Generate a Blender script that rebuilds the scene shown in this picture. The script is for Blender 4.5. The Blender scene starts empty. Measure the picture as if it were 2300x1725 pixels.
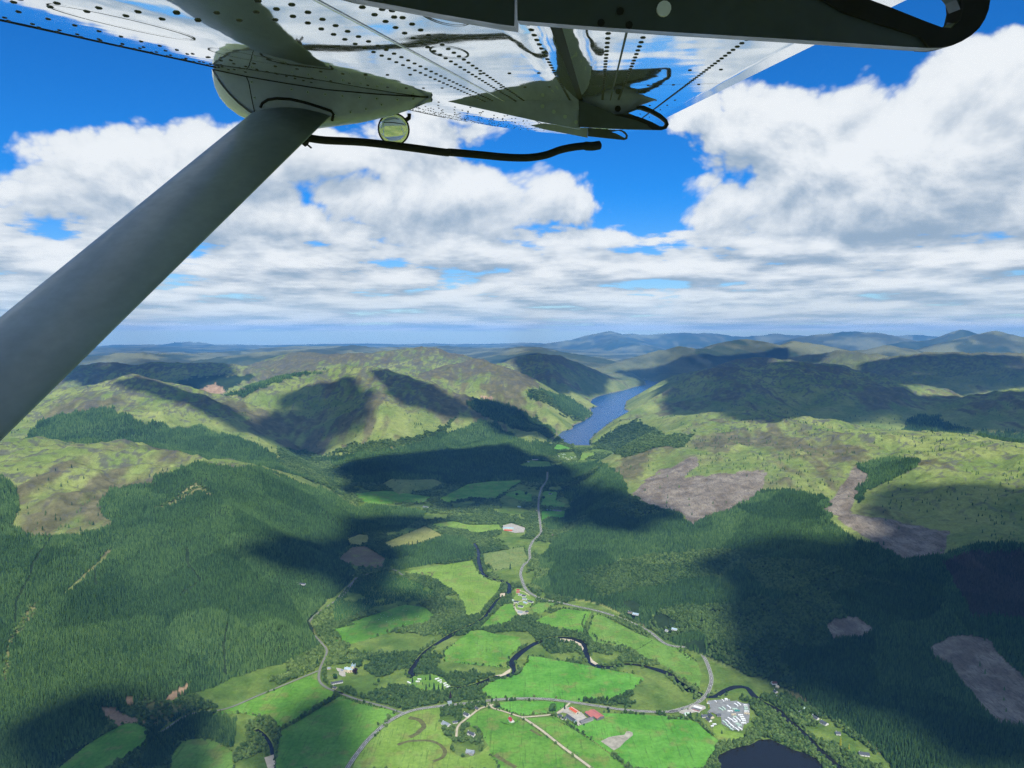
import bpy, bmesh, math, random, time
import numpy as np
from mathutils import Vector, Matrix
random.seed(7)
RNG = np.random.default_rng(11)
T0 = time.time()
SC = bpy.context.scene
COL = SC.collection

# ------------------------------------------------------------------ camera
FPX, CX, CY = 1667.0, 1150.0, 862.5          # focal length and centre in photograph pixels (2300 x 1725)
CAMZ, PITCH = 900.0, math.radians(4.03)
cam_d = bpy.data.cameras.new('camera')
cam = bpy.data.objects.new('camera', cam_d); COL.objects.link(cam)
cam.location = (0, 0, CAMZ)
cam.rotation_euler = (math.radians(90) - PITCH, 0, 0)
cam_d.sensor_width = 36.0
cam_d.lens = 36.0 * FPX / 2300.0
cam_d.clip_start = 0.05
cam_d.clip_end = 300000.0
SC.camera = cam

SC.view_settings.view_transform = 'Standard'
SC.view_settings.look = 'None'
SC.view_settings.exposure = 0.25
SC.view_settings.gamma = 1.0
SC.view_settings.use_curve_mapping = False
SC.render.engine = 'CYCLES'
cy = SC.cycles
cy.use_denoising = True
cy.denoising_prefilter = 'NONE'      # keeps the foliage crisp
cy.use_adaptive_sampling = True
cy.adaptive_threshold = 0.026
cy.adaptive_min_samples = 16
cy.max_bounces = 6
cy.diffuse_bounces = 2
cy.glossy_bounces = 4
cy.transmission_bounces = 4
cy.transparent_max_bounces = 12
cy.volume_bounces = 0
cy.caustics_reflective = False
cy.caustics_refractive = False
cy.sample_clamp_indirect = 4.0

# ------------------------------------------------------------------ node helper
class NT:
    """small helper for writing node trees"""
    def __init__(s, tree): s.t = tree; s.n = tree.nodes; s.l = tree.links
    def new(s, typ, **kw):
        n = s.n.new(typ)
        for k, v in kw.items(): setattr(n, k, v)
        return n
    def set(s, sock, v):
        if isinstance(v, bpy.types.NodeSocket): s.l.new(v, sock)
        elif v is not None: sock.default_value = v
    def m(s, op, a, b=None, c=None, clamp=False):
        n = s.n.new('ShaderNodeMath'); n.operation = op; n.use_clamp = clamp
        s.set(n.inputs[0], a)
        if b is not None: s.set(n.inputs[1], b)
        if c is not None: s.set(n.inputs[2], c)
        return n.outputs[0]
    def add(s, a, b): return s.m('ADD', a, b)
    def sub(s, a, b): return s.m('SUBTRACT', a, b)
    def mul(s, a, b): return s.m('MULTIPLY', a, b)
    def mad(s, a, b, c): return s.m('MULTIPLY_ADD', a, b, c)
    def mx(s, a, b): return s.m('MAXIMUM', a, b)
    def mn(s, a, b): return s.m('MINIMUM', a, b)
    def xyz(s, x, y, z):
        n = s.n.new('ShaderNodeCombineXYZ')
        for i, v in enumerate((x, y, z)): s.set(n.inputs[i], v)
        return n.outputs[0]
    def sep(s, v):
        n = s.n.new('ShaderNodeSeparateXYZ'); s.l.new(v, n.inputs[0]); return n.outputs
    def noise(s, vec, scale, detail=4, rough=0.5, dist=0.0, lac=2.0, dim='3D'):
        n = s.n.new('ShaderNodeTexNoise'); n.noise_dimensions = dim
        if vec is not None: s.l.new(vec, n.inputs['Vector'])
        n.inputs['Scale'].default_value = scale; n.inputs['Detail'].default_value = detail
        n.inputs['Roughness'].default_value = rough; n.inputs['Distortion'].default_value = dist
        n.inputs['Lacunarity'].default_value = lac
        return n.outputs['Fac']
    def step(s, v, lo, hi, a=0.0, b=1.0, smooth=True):
        n = s.n.new('ShaderNodeMapRange'); n.interpolation_type = 'SMOOTHSTEP' if smooth else 'LINEAR'; n.clamp = True
        s.set(n.inputs['Value'], v); s.set(n.inputs['From Min'], lo); s.set(n.inputs['From Max'], hi)
        s.set(n.inputs['To Min'], a); s.set(n.inputs['To Max'], b)
        return n.outputs['Result']
    def mix(s, f, a, b, blend='MIX'):
        n = s.n.new('ShaderNodeMix'); n.data_type = 'RGBA'; n.blend_type = blend; n.clamp_factor = True
        s.set(n.inputs[0], f)
        for i, v in ((6, a), (7, b)):
            if isinstance(v, tuple): v = (v[0], v[1], v[2], 1.0)
            s.set(n.inputs[i], v)
        return n.outputs[2]
    def mixf(s, f, a, b):
        n = s.n.new('ShaderNodeMix'); n.data_type = 'FLOAT'; n.clamp_factor = True
        s.set(n.inputs[0], f); s.set(n.inputs[2], a); s.set(n.inputs[3], b)
        return n.outputs[0]

# ------------------------------------------------------------------ pixel <-> world
FR = {'F': (0, 0, 2300, 2212), 'A3': (0, 700, 800, 2212), 'A4': (750, 700, 800, 2212), 'A5': (1500, 700, 800, 2212),
      'A6': (0, 1200, 800, 2212), 'A7': (750, 1200, 800, 2212), 'A8': (1500, 1200, 800, 2212),
      'B1': (1220, 1550, 200, 2212), 'B2': (1530, 1520, 200, 2212), 'B3': (960, 1540, 220, 2212), 'B4': (1110, 1300, 160, 2212),
      'B5': (700, 1460, 160, 2212), 'B6': (900, 1490, 160, 2212), 'B7': (1780, 1580, 200, 2212), 'B8': (1700, 1490, 160, 2212),
      'C1': (440, 100, 560, 2212), 'C2': (950, 60, 600, 2212), 'C3': (1150, 0, 600, 2212), 'C4': (1700, 0, 600, 2212),
      'C5': (550, 0, 600, 2212), 'C6': (0, 0, 600, 2212), 'C7': (1320, 220, 200, 2212), 'C8': (840, 250, 100, 2074),
      'D4': (760, 1100, 500, 2212), 'D5': (1120, 960, 320, 2042), 'D6': (900, 1400, 500, 2212), 'D7': (1200, 1380, 500, 2212),
      'D8': (1380, 1340, 200, 2212)}
def S(f, pts):
    x0, y0, w, n = FR[f]; k = w / n
    return [(x0 + p[0] * k, y0 + p[1] * k) for p in pts]
def S1(f, x, y): return S(f, [(x, y)])[0]
cp, sp_ = math.cos(PITCH), math.sin(PITCH)
def ray(p):
    a = (p[0] - CX) / FPX; b = (CY - p[1]) / FPX
    return Vector((a, cp + b * sp_, b * cp - sp_))
def at_depth(p, Y):
    r = ray(p); k = Y / r.y
    return Vector((r.x * k, Y, CAMZ + r.z * k))
def at_z(p, z):
    r = ray(p); k = (z - CAMZ) / r.z
    return Vector((r.x * k, r.y * k, z))
def project(x, y, z):
    """world arrays -> photograph pixels"""
    dz = z - CAMZ
    fwd = y * cp - dz * sp_
    up = y * sp_ + dz * cp
    fwd = np.maximum(fwd, 1.0)
    return CX + FPX * x / fwd, CY - FPX * up / fwd

# ------------------------------------------------------------------ sky: world shader
SUN_EL = math.radians(50.0)
SUN_H = Vector((0.10, -0.995, 0)).normalized()          # towards the sun: high behind the camera
SUN_DIR = Vector((SUN_H.x * math.cos(SUN_EL), SUN_H.y * math.cos(SUN_EL), math.sin(SUN_EL)))
def azel(p):
    r = ray(p)
    return math.degrees(math.atan2(r.x, r.y)), math.degrees(math.atan2(r.z, math.hypot(r.x, r.y)))

world = bpy.data.worlds.new('World'); SC.world = world
world.use_nodes = True
wt = world.node_tree; wt.nodes.clear()

def cloud_group():
    """cloud density as a function of azimuth and elevation (degrees)"""
    g = bpy.data.node_groups.new('cloud_density', 'ShaderNodeTree')
    g.interface.new_socket('az', in_out='INPUT', socket_type='NodeSocketFloat')
    g.interface.new_socket('el', in_out='INPUT', socket_type='NodeSocketFloat')
    g.interface.new_socket('D', in_out='OUTPUT', socket_type='NodeSocketFloat')
    q = NT(g)
    gi = q.new('NodeGroupInput'); go = q.new('NodeGroupOutput')
    az, el = gi.outputs[0], gi.outputs[1]
    elp = q.mx(el, 0.0)
    # low deck: cells flatten towards the horizon
    Y = q.m('LOGARITHM', q.add(elp, 1.3), math.e)
    low = q.xyz(q.mul(az, 0.15), q.mul(Y, 4.2), 3.0)
    nlow = q.noise(low, 1.0, 7, 0.54, dim='2D')
    # cumulus: nearly even in angle
    cu = q.xyz(q.mul(az, 0.10), q.mul(el, 0.13), 7.0)
    warp = q.noise(cu, 0.8, 1, 0.5, dim='2D')
    cu2 = q.xyz(q.mad(warp, 0.45, q.mul(az, 0.10)), q.mad(warp, 0.35, q.mul(el, 0.13)), 1.3)
    ncu = q.noise(cu2, 0.85, 8, 0.50, dim='2D')
    # billowy lobes for cauliflower tops
    vo = q.new('ShaderNodeTexVoronoi'); vo.feature = 'F1'; vo.voronoi_dimensions = '2D'
    vo.inputs['Scale'].default_value = 3.2; vo.inputs['Detail'].default_value = 3.0; vo.inputs['Roughness'].default_value = 0.55
    g.links.new(cu2, vo.inputs['Vector'])
    lob = q.sub(0.42, vo.outputs['Distance'])
    # macro shapes of the clouds in view and their continuation elsewhere
    BL = [('F', 300, 420, 330, 150, 1.0), ('F', 480, 350, 210, 110, .8), ('F', 100, 350, 130, 90, .7), ('F', 70, 570, 330, 110, 1.0),
          ('F', 960, 430, 400, 105, 1.0), ('F', 1190, 420, 120, 95, 1.0), ('F', 760, 340, 330, 90, .75), ('F', 620, 470, 200, 60, .8),
          ('F', 1950, 390, 560, 215, 1.25), ('F', 2150, 200, 300, 150, 1.1), ('F', 1720, 290, 260, 150, .75), ('F', 1570, 450, 160, 90, .8),
          ('F', 1530, 250, 80, 60, .35), ('F', 1100, 560, 480, 75, .95),
          ('F', 1850, 570, 560, 100, 1.0), ('F', 420, 590, 260, 50, .8), ('F', 980, 270, 260, 70, .5), ('F', 2300, 420, 300, 200, 1.1),
          ('F', -300, 330, 330, 140, .9), ('F', 2750, 250, 420, 200, .9)]
    M = None; AE = q.xyz(az, el, 0.0)
    for f, x, y, rx, ry, wgt in BL:
        p = S1(f, x, y); a, e = azel(p)
        a2, _ = azel(S1(f, x + rx, y)); _, e2 = azel(S1(f, x, y - ry))
        ra, re = max(a2 - a, .5), max(e2 - e, .5)
        v1 = q.new('ShaderNodeVectorMath', operation='MULTIPLY_ADD'); g.links.new(AE, v1.inputs[0]); v1.inputs[1].default_value = (1 / ra, 1 / re, 0); v1.inputs[2].default_value = (-a / ra, -e / re, 0)
        v2 = q.new('ShaderNodeVectorMath', operation='DOT_PRODUCT'); g.links.new(v1.outputs[0], v2.inputs[0]); g.links.new(v1.outputs[0], v2.inputs[1])
        b = q.mad(v2.outputs['Value'], -wgt, wgt)
        M = b if M is None else q.m('SMOOTH_MAX', M, b, 0.25)
    M = q.mx(M, -1.4)
    # elsewhere: broad random cover like the part in view
    big = q.noise(q.xyz(q.mul(az, 0.03), q.mul(el, 0.045), 11.0), 1.0, 1, 0.5, dim='2D')
    Mout = q.mul(q.sub(big, 0.51), 7.0)
    off = q.mx(q.step(q.m('ABSOLUTE', az), 38.0, 52.0), q.step(el, 24.0, 36.0))
    M = q.mixf(off, M, Mout)
    Dcu = q.add(q.mul(M, 1.15), q.add(q.mul(q.sub(ncu, 0.47), 2.1), q.mul(lob, 0.52)))
    cover = q.step(el, 6.5, 10.0, 0.40, -1.6)
    cover = q.add(cover, q.step(el, 0.0, 2.2, 0.12, 0.0))
    Dlow = q.add(q.mul(q.sub(nlow, 0.45), 3.2), cover)
    up = q.step(el, 4.0, 7.5)
    D = q.m('SMOOTH_MAX', Dlow, q.mixf(up, -2.0, Dcu), 0.3)
    g.links.new(D, go.inputs[0])
    return g

def build_world():
    q = NT(wt)
    tc = q.new('ShaderNodeTexCoord')
    x, y, z = q.sep(tc.outputs['Generated'])
    az = q.mul(q.m('ARCTAN2', x, y), 180 / math.pi)
    hyp = q.m('SQRT', q.add(q.mul(x, x), q.mul(y, y)))
    el = q.mul(q.m('ARCTAN2', z, hyp), 180 / math.pi)
    grp = cloud_group()
    def dens(a, e):
        n = q.new('ShaderNodeGroup'); n.node_tree = grp
        q.set(n.inputs[0], a); q.set(n.inputs[1], e); return n.outputs[0]
    D0 = dens(az, el)
    sx = q.step(el, 0.0, 12.0, 0.30, 1.0, smooth=False)
    D1 = dens(q.sub(az, q.mul(sx, 0.35)), q.add(el, q.mul(sx, 1.9)))
    s0 = q.step(D0, -0.1, 2.2, smooth=False); s1 = q.step(D1, -0.1, 2.2, smooth=False)
    alpha = q.mul(q.step(D0, -0.06, 0.30), q.step(el, -0.1, 0.2))
    lit = q.m('ADD', q.mul(q.sub(s0, s1), 1.4), 0.56, clamp=True)
    lit = q.step(lit, 0.0, 1.0)
    ccol = q.mix(lit, (2.75, 3.65, 4.7), (7.5, 7.8, 8.0))
    # far clouds close to the horizon sink into blue air
    hz = q.step(el, 0.0, 4.5, 0.46, 0.0)
    sky = q.new('ShaderNodeTexSky'); sky.sky_type = 'NISHITA'; sky.sun_disc = False
    sky.sun_elevation = SUN_EL
    sky.sun_rotation = math.atan2(SUN_H.x, SUN_H.y)
    sky.altitude = 900; sky.air_density = 1.0; sky.dust_density = 0.3; sky.ozone_density = 3.0
    tint = q.mix(q.step(el, 0.0, 11.0), (0.62, 0.80, 0.98), (0.085, 0.60, 1.18))
    skc = q.mix(1.0, sky.outputs[0], tint, 'MULTIPLY')
    ccol = q.mix(hz, ccol, (4.3, 5.9, 7.1))
    col = q.mix(q.mul(alpha, 0.97), skc, ccol)
    bg = q.new('ShaderNodeBackground'); bg.inputs['Strength'].default_value = 0.1
    q.l.new(col, bg.inputs['Color'])
    out = q.new('ShaderNodeOutputWorld')
    q.l.new(bg.outputs[0], out.inputs['Surface'])
build_world()
world.cycles.sampling_method = 'MANUAL'
world.cycles.sample_map_resolution = 512

sun_d = bpy.data.lights.new('sun', 'SUN'); sun_d.energy = 5.0; sun_d.angle = math.radians(0.6); sun_d.color = (1.0, 0.96, 0.88)
sun = bpy.data.objects.new('sun', sun_d); COL.objects.link(sun)
sun.rotation_euler = (-SUN_DIR).to_track_quat('-Z', 'Y').to_euler()
sun.location = (-50, -50, 1000)
# ------------------------------------------------------------------ small mesh and material tools
def tag(o, label=None, cat=None, group=None, kind=None):
    if label: o['label'] = label
    if cat: o['category'] = cat
    if group: o['group'] = group
    if kind: o['kind'] = kind
    return o
def link(name, me, mat=None, parent=None):
    o = bpy.data.objects.new(name, me); COL.objects.link(o)
    if mat is not None and me is not None and not me.materials: me.materials.append(mat)
    if parent is not None: o.parent = parent
    return o
def mesh_np(name, v, f):
    """mesh from an (n,3) vertex array and an (m,3|4) face array"""
    me = bpy.data.meshes.new(name)
    v = np.asarray(v, np.float32); f = np.asarray(f, np.int32)
    me.vertices.add(len(v)); me.vertices.foreach_set('co', v.ravel())
    k = f.shape[1]
    me.loops.add(f.size); me.loops.foreach_set('vertex_index', f.ravel())
    me.polygons.add(len(f))
    me.polygons.foreach_set('loop_start', np.arange(0, f.size, k, dtype=np.int32))
    me.polygons.foreach_set('loop_total', np.full(len(f), k, np.int32))
    me.update(calc_edges=True)
    return me
def principled(name, build):
    m = bpy.data.materials.new(name); m.use_nodes = True
    q = NT(m.node_tree)
    b = m.node_tree.nodes['Principled BSDF']
    build(q, b)
    return m
def flat_mat(name, col, rough=0.8, var=0.12, scale=0.3, metal=0.0, bump=0.0, spec=0.3):
    """plain paint, stone or cloth: base colour with fine uneven wear"""
    def build(q, b):
        tc = q.new('ShaderNodeTexCoord')
        n = q.noise(tc.outputs['Object'], scale, 5, 0.6)
        f = q.step(n, 0.3, 0.7, 1 - var, 1 + var, smooth=False)
        rgb = q.new('ShaderNodeMix'); rgb.data_type = 'RGBA'; rgb.blend_type = 'MULTIPLY'; rgb.inputs[0].default_value = 1
        rgb.inputs[6].default_value = (*col, 1)
        q.l.new(q.xyz(f, f, f), rgb.inputs[7])
        q.l.new(rgb.outputs[2], b.inputs['Base Color'])
        b.inputs['Roughness'].default_value = rough; b.inputs['Metallic'].default_value = metal
        b.inputs['Specular IOR Level'].default_value = spec
        if bump:
            bn = q.new('ShaderNodeBump'); bn.inputs['Strength'].default_value = bump
            q.l.new(n, bn.inputs['Height']); q.l.new(bn.outputs[0], b.inputs['Normal'])
    return principled(name, build)
def inpoly(px, py, poly):
    r = np.zeros(px.shape, bool)
    p = np.asarray(poly, float); n = len(p)
    x0, y0 = p.min(0); x1, y1 = p.max(0)
    idx = np.nonzero((px >= x0) & (px <= x1) & (py >= y0) & (py <= y1))[0]
    if len(idx) == 0: return r
    a, b = px[idx], py[idx]; c = np.zeros(len(idx), bool)
    for i in range(n):
        xi, yi = p[i]; xj, yj = p[i - 1]
        if yi == yj: continue
        hit = ((yi > b) != (yj > b)) & (a < (xj - xi) * (b - yi) / (yj - yi) + xi)
        c ^= hit
    r[idx] = c
    return r
def polydist(px, py, pts, closed=False):
    """distance to a polyline"""
    d = np.full(px.shape, 1e12)
    n = len(pts)
    for i in range(n if closed else n - 1):
        ax, ay = pts[i][:2]; bx, by = pts[(i + 1) % n][:2]
        vx, vy = bx - ax, by - ay; L = vx * vx + vy * vy + 1e-9
        t = np.clip(((px - ax) * vx + (py - ay) * vy) / L, 0, 1)
        d = np.minimum(d, (px - ax - t * vx) ** 2 + (py - ay - t * vy) ** 2)
    return np.sqrt(d)
def _hash(ix, iy, s):
    h = (ix.astype(np.int64) * 374761393 + iy.astype(np.int64) * 668265263 + s * 974711) & 0xFFFFFFFF
    h = ((h ^ (h >> 13)) * 1274126177) & 0xFFFFFFFF
    return ((h ^ (h >> 16)) & 0xFFFF) / 65535.0
def vnoise(x, y, s=0):
    ix = np.floor(x); iy = np.floor(y); fx = x - ix; fy = y - iy
    fx = fx * fx * fx * (fx * (fx * 6 - 15) + 10); fy = fy * fy * fy * (fy * (fy * 6 - 15) + 10)
    ix = ix.astype(np.int64); iy = iy.astype(np.int64)
    a = _hash(ix, iy, s); b = _hash(ix + 1, iy, s); c = _hash(ix, iy + 1, s); d = _hash(ix + 1, iy + 1, s)
    return (a + (b - a) * fx) * (1 - fy) + (c + (d - c) * fx) * fy
def fbm(x, y, oct=5, s=0, rough=0.5, ridge=False):
    t = np.zeros_like(x, dtype=float); a = 1.0; n = 0.0
    ca, sa = math.cos(0.6), math.sin(0.6)
    for o in range(oct):
        v = vnoise(x, y, s + o * 17)
        if ridge: v = 1 - np.abs(2 * v - 1)
        t += a * v; n += a; a *= rough
        x, y = (x * ca - y * sa) * 2.03 + 5.1, (x * sa + y * ca) * 2.03 + 1.7
    return t / n
def sstep(v, a, b):
    t = np.clip((v - a) / (b - a), 0, 1); return t * t * (3 - 2 * t)

# ------------------------------------------------------------------ terrain shape
VZ = 10.0                                              # height of the valley floor
LOCH = S('A4', [(1380, 752), (1395, 775), (1425, 800), (1420, 812), (1500, 829), (1590, 829), (1592, 790), (1640, 745), (1700, 700), (1745, 668),
                (1840, 622), (1803, 606), (1815, 555), (1900, 512), (2000, 472), (2066, 449), (2010, 438), (1960, 426), (1918, 420), (1935, 440), (1938, 456),
                (1870, 467), (1800, 490), (1700, 511), (1640, 528), (1605, 545), (1590, 570), (1640, 590), (1592, 600), (1608, 640), (1550, 682), (1490, 706), (1482, 730), (1420, 745)])
VALLEY = S('F', [(60, 1720), (130, 1659), (215, 1590), (235, 1545), (300, 1520), (400, 1490), (560, 1443), (655, 1415), (690, 1385), (672, 1340), (718, 1290), (768, 1240), (745, 1215),
                 (728, 1200), (752, 1165), (790, 1150), (770, 1120), (772, 1095), (740, 1055), (700, 1020), (640, 985), (655, 972), (720, 995), (800, 1030), (860, 1068), (930, 1058), (1000, 1028),
                 (1110, 1000), (1180, 978), (1200, 948)]) + LOCH[-1:] + LOCH[-2:-18:-1] + LOCH[5:17][::-1] + \
         S('F', [(1292, 955), (1340, 978), (1345, 990), (1290, 1000), (1250, 1020), (1225, 1060), (1235, 1110), (1215, 1160), (1185, 1200), (1168, 1255), (1195, 1288), (1290, 1305),
                 (1385, 1350), (1480, 1400), (1560, 1440), (1640, 1468), (1720, 1512), (1800, 1550), (1880, 1610), (1935, 1659), (1990, 1720)])
VAL_W = [tuple(at_z(p, VZ).xy) for p in VALLEY]
LOCH_W = [tuple(at_z(p, VZ).xy) for p in LOCH]

# crest lines: points (u, v in frame F, depth), slope to the left of travel, slope to the right, crest width
RIDGES = [
    ([(-420, 935, 4000), (-100, 955, 3600), (60, 972, 3450), (200, 968, 3350), (330, 988, 3300), (440, 1005, 3250), (560, 1018, 3150), (680, 1060, 3050), (745, 1105, 2950)], .34, .225, 160),
    ([(60, 972, 3450), (30, 1100, 2750), (-200, 1250, 2350)], .2, .2, 200),
    ([(-500, 860, 6400), (-200, 875, 6100), (0, 868, 5900), (122, 843, 5750), (240, 833, 5650), (299, 823, 5600), (348, 840, 5560), (417, 861, 5520), (463, 882, 5500), (522, 896, 5450), (563, 924, 5400), (605, 965, 5330)], .42, .30, 70),
    ([(299, 823, 5600), (300, 900, 5000), (420, 940, 4700), (560, 975, 4500)], .3, .3, 90),
    ([(459, 882, 6300), (520, 850, 6400), (591, 819, 6700), (661, 805, 6900), (769, 791, 7000), (836, 802, 6800), (888, 818, 6600), (947, 844, 6500), (1000, 862, 6420), (1069, 894, 6300), (1139, 924, 6200), (1191, 948, 6100)], .45, .42, 60),
    ([(836, 802, 6800), (826, 868, 6000), (836, 938, 5450), (830, 985, 5050)], .42, .45, 60),
    ([(661, 805, 6900), (650, 880, 6200), (690, 950, 5600)], .4, .4, 50),
    ([(769, 791, 7000), (836, 800, 7200), (916, 812, 7500), (972, 793, 7900), (1000, 781, 8000), (1034, 777, 8000), (1083, 795, 7850), (1121, 816, 7700), (1166, 830, 7600), (1187, 868, 7200), (1208, 896, 6950), (1233, 918, 6850)], .5, .42, 50),
    ([(1166, 830, 7800), (1226, 858, 8000), (1262, 880, 7900)], .42, .42, 50),
    ([(540, 790, 10000), (635, 765, 10500), (721, 770, 9700), (826, 757, 9800), (871, 751, 9900), (916, 753, 9850), (979, 767, 9600), (1013, 777, 9500), (1065, 802, 9300)], .4, .33, 150),
    ([(-300, 800, 9000), (150, 795, 9000), (323, 781, 9200), (515, 788, 9400), (560, 800, 9300)], .35, .3, 150),
    ([(1083, 788, 10300), (1135, 772, 10700), (1180, 767, 10900), (1215, 761, 11000), (1264, 777, 11050), (1299, 793, 11200), (1333, 810, 11500), (1365, 821, 11900), (1388, 829, 12400)], .45, .42, 80),
    ([(1215, 761, 11000), (1184, 812, 9900), (1226, 840, 9400), (1257, 861, 8900)], .4, .4, 80),
    ([(1313, 793, 14000), (1350, 782, 14600), (1400, 765, 15200), (1469, 747, 15600), (1509, 755, 15800), (1582, 737, 16800), (1609, 733, 17000), (1651, 739, 16800), (1693, 748, 16600), (1721, 739, 17000), (1756, 744, 17000), (1830, 760, 17500)], .35, .33, 120),
    ([(1312, 936, 6450), (1360, 905, 7000), (1417, 866, 7600), (1484, 819, 8000), (1547, 800, 8000), (1610, 795, 8000), (1721, 786, 8000), (1808, 797, 8000), (1912, 816, 7950), (1957, 840, 7700), (1985, 852, 7500), (2080, 858, 7000), (2212, 843, 6800), (2500, 830, 6500), (2900, 820, 6300)], .42, .30, 160),
    ([(1610, 795, 8000), (1600, 850, 6900), (1560, 890, 6300)], .3, .3, 120),
    ([(1380, 985, 5600), (1450, 958, 5300), (1557, 930, 5000), (1617, 899, 5200), (1665, 917, 4900), (1738, 913, 4600), (1874, 936, 4200), (1930, 932, 4100), (2069, 948, 3850), (2212, 965, 3550), (2600, 985, 3300), (3000, 1000, 3000)], .30, .145, 200),
    ([(1520, 800, 9800), (1580, 785, 10300), (1644, 774, 10500), (1720, 779, 10500), (1800, 792, 10600)], .35, .35, 120),
    ([(1773, 764, 12500), (1825, 756, 12500), (1877, 765, 12400)], .3, .3, 120),
    ([(1860, 796, 11000), (1940, 770, 11200), (2013, 762, 11000), (2110, 763, 10800), (2212, 764, 10500), (2600, 770, 10000)], .33, .3, 150),
    ([(1870, 757, 17200), (1917, 748, 17000), (1960, 758, 17000)], .3, .3, 100),
    ([(2000, 757, 19500), (2034, 744, 19800), (2086, 732, 20000), (2138, 721, 20200), (2212, 732, 20000), (2400, 745, 19500)], .3, .3, 150),
    ([(1920, 742, 25000), (1998, 730, 25800), (2034, 725, 26000), (2083, 709, 26000), (2124, 723, 25500), (2200, 735, 25000)], .4, .4, 100),
    ([(1700, 738, 29000), (1738, 729, 30000), (1800, 722, 30000), (1850, 717, 30000), (1895, 721, 30000), (1960, 733, 29500)], .3, .3, 200),
    ([(1160, 746, 36000), (1243, 734, 37000), (1278, 727, 38000), (1316, 718, 38000), (1340, 725, 38000), (1365, 721, 39000), (1400, 725, 39000), (1455, 721, 39000), (1533, 720, 40000), (1582, 727, 40000), (1687, 723, 40000), (1760, 728, 40000), (1900, 724, 41000), (2100, 722, 41000), (2300, 720, 41000)], .3, .3, 150),
    ([(1316, 718, 38000), (1345, 738, 33000), (1390, 748, 30000)], .25, .25, 150),
    ([(225, 748, 43000), (270, 741, 43000), (300, 746, 43000), (355, 739, 43000), (400, 737, 43000), (470, 746, 43000), (560, 748, 43000)], .25, .25, 250),
    ([(150, 770, 17500), (330, 765, 18000), (600, 752, 22000), (740, 750, 24000)], .16, .16, 300),
    ([(600, 760, 15000), (760, 752, 20000), (960, 748, 24000), (1100, 752, 22000), (1180, 760, 17000)], .14, .14, 300),
]
RW = []
for pts, sl, sr, w in RIDGES:
    RW.append(([tuple(at_depth(S1('F', u, v), d)) for u, v, d in pts], sl, sr, w))
def smax(a, b, k):
    h = np.clip(0.5 + 0.5 * (a - b) / k, 0, 1)
    return b + (a - b) * h + k * h * (1 - h)
def smin(a, b, k): return -smax(-a, -b, k)
def height(x, y):
    x = np.asarray(x, float); y = np.asarray(y, float)
    R = np.hypot(x, y)
    # domain warp makes spurs and gullies on the flanks
    wx = x + 170 * (fbm(x / 700, y / 700, 4, 3) - .5); wy = y + 170 * (fbm(x / 700, y / 700, 4, 9) - .5)
    H = VZ + 25 + np.clip((R - 9000) / 6000, 0, 1) * 330 * (fbm(x / 4200, y / 4200, 4, 21) - .28)
    H = np.maximum(H, VZ + 2)
    for pts, sl, sr, w in RW:
        far = pts[0][1] > 13500
        best = np.full(x.shape, -1e9)
        px, py = (x, y) if far else (wx, wy)
        reach = 2000 + max(p[2] for p in pts) / min(sl, sr)
        cxm = np.array([p[0] for p in pts]); cym = np.array([p[1] for p in pts])
        near = np.nonzero((x > cxm.min() - reach) & (x < cxm.max() + reach) & (y > cym.min() - reach) & (y < cym.max() + reach))[0]
        if len(near) == 0: continue
        qx, qy = px[near], py[near]; bb = np.full(len(near), -1e9)
        for i in range(len(pts) - 1):
            ax, ay, az = pts[i]; bx, by, bz = pts[i + 1]
            vx, vy = bx - ax, by - ay; L = vx * vx + vy * vy
            t = np.clip(((qx - ax) * vx + (qy - ay) * vy) / L, 0, 1)
            ddx, ddy = qx - ax - t * vx, qy - ay - t * vy
            d = np.hypot(ddx, ddy)
            left = (vx * ddy - vy * ddx) > 0
            s = np.where(left, sl, sr)
            bb = np.maximum(bb, az + (bz - az) * t - s * (np.sqrt(d * d + w * w) - w))
        best[near] = bb
        H = np.where(best > -1e8, smax(best, H, 30.0), H)
    rel = np.clip(H - VZ, 0, 700)
    far = sstep(R, 14000, 20000)
    n = (fbm(x / 520, y / 520, 6, 40, .58, True) - .55) * 1.7 * (1 - far) + far * (fbm(x / 2600, y / 2600, 7, 40, .58, True) - .55) * 4.2
    H = H + n * np.clip(rel * 0.2, 0, 62)
    H = H + (fbm(x / 95, y / 95, 4, 70) - .5) * np.clip(rel * .085, 0, 15)
    H = H + (fbm(wx / 270, wy / 270, 4, 85, .5, True) - .6) * np.clip(rel * .14, 0, 36) * (1 - far)
    # the valley floor is level and the hills start at its edge
    m = R < 15000
    dv = np.full(x.shape, 1e5)
    xs, ys = x[m], y[m]
    d = polydist(xs, ys, VAL_W, True); d[inpoly(xs, ys, VAL_W)] = 0
    dv[m] = d
    lim = VZ + dv * 0.62 - 3
    H = np.maximum(np.where(dv < 1500, smin(H, lim, 12.0), H), VZ - 0.0)
    H = np.where(dv <= 0, VZ, np.maximum(H, VZ))
    return H, dv

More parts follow.
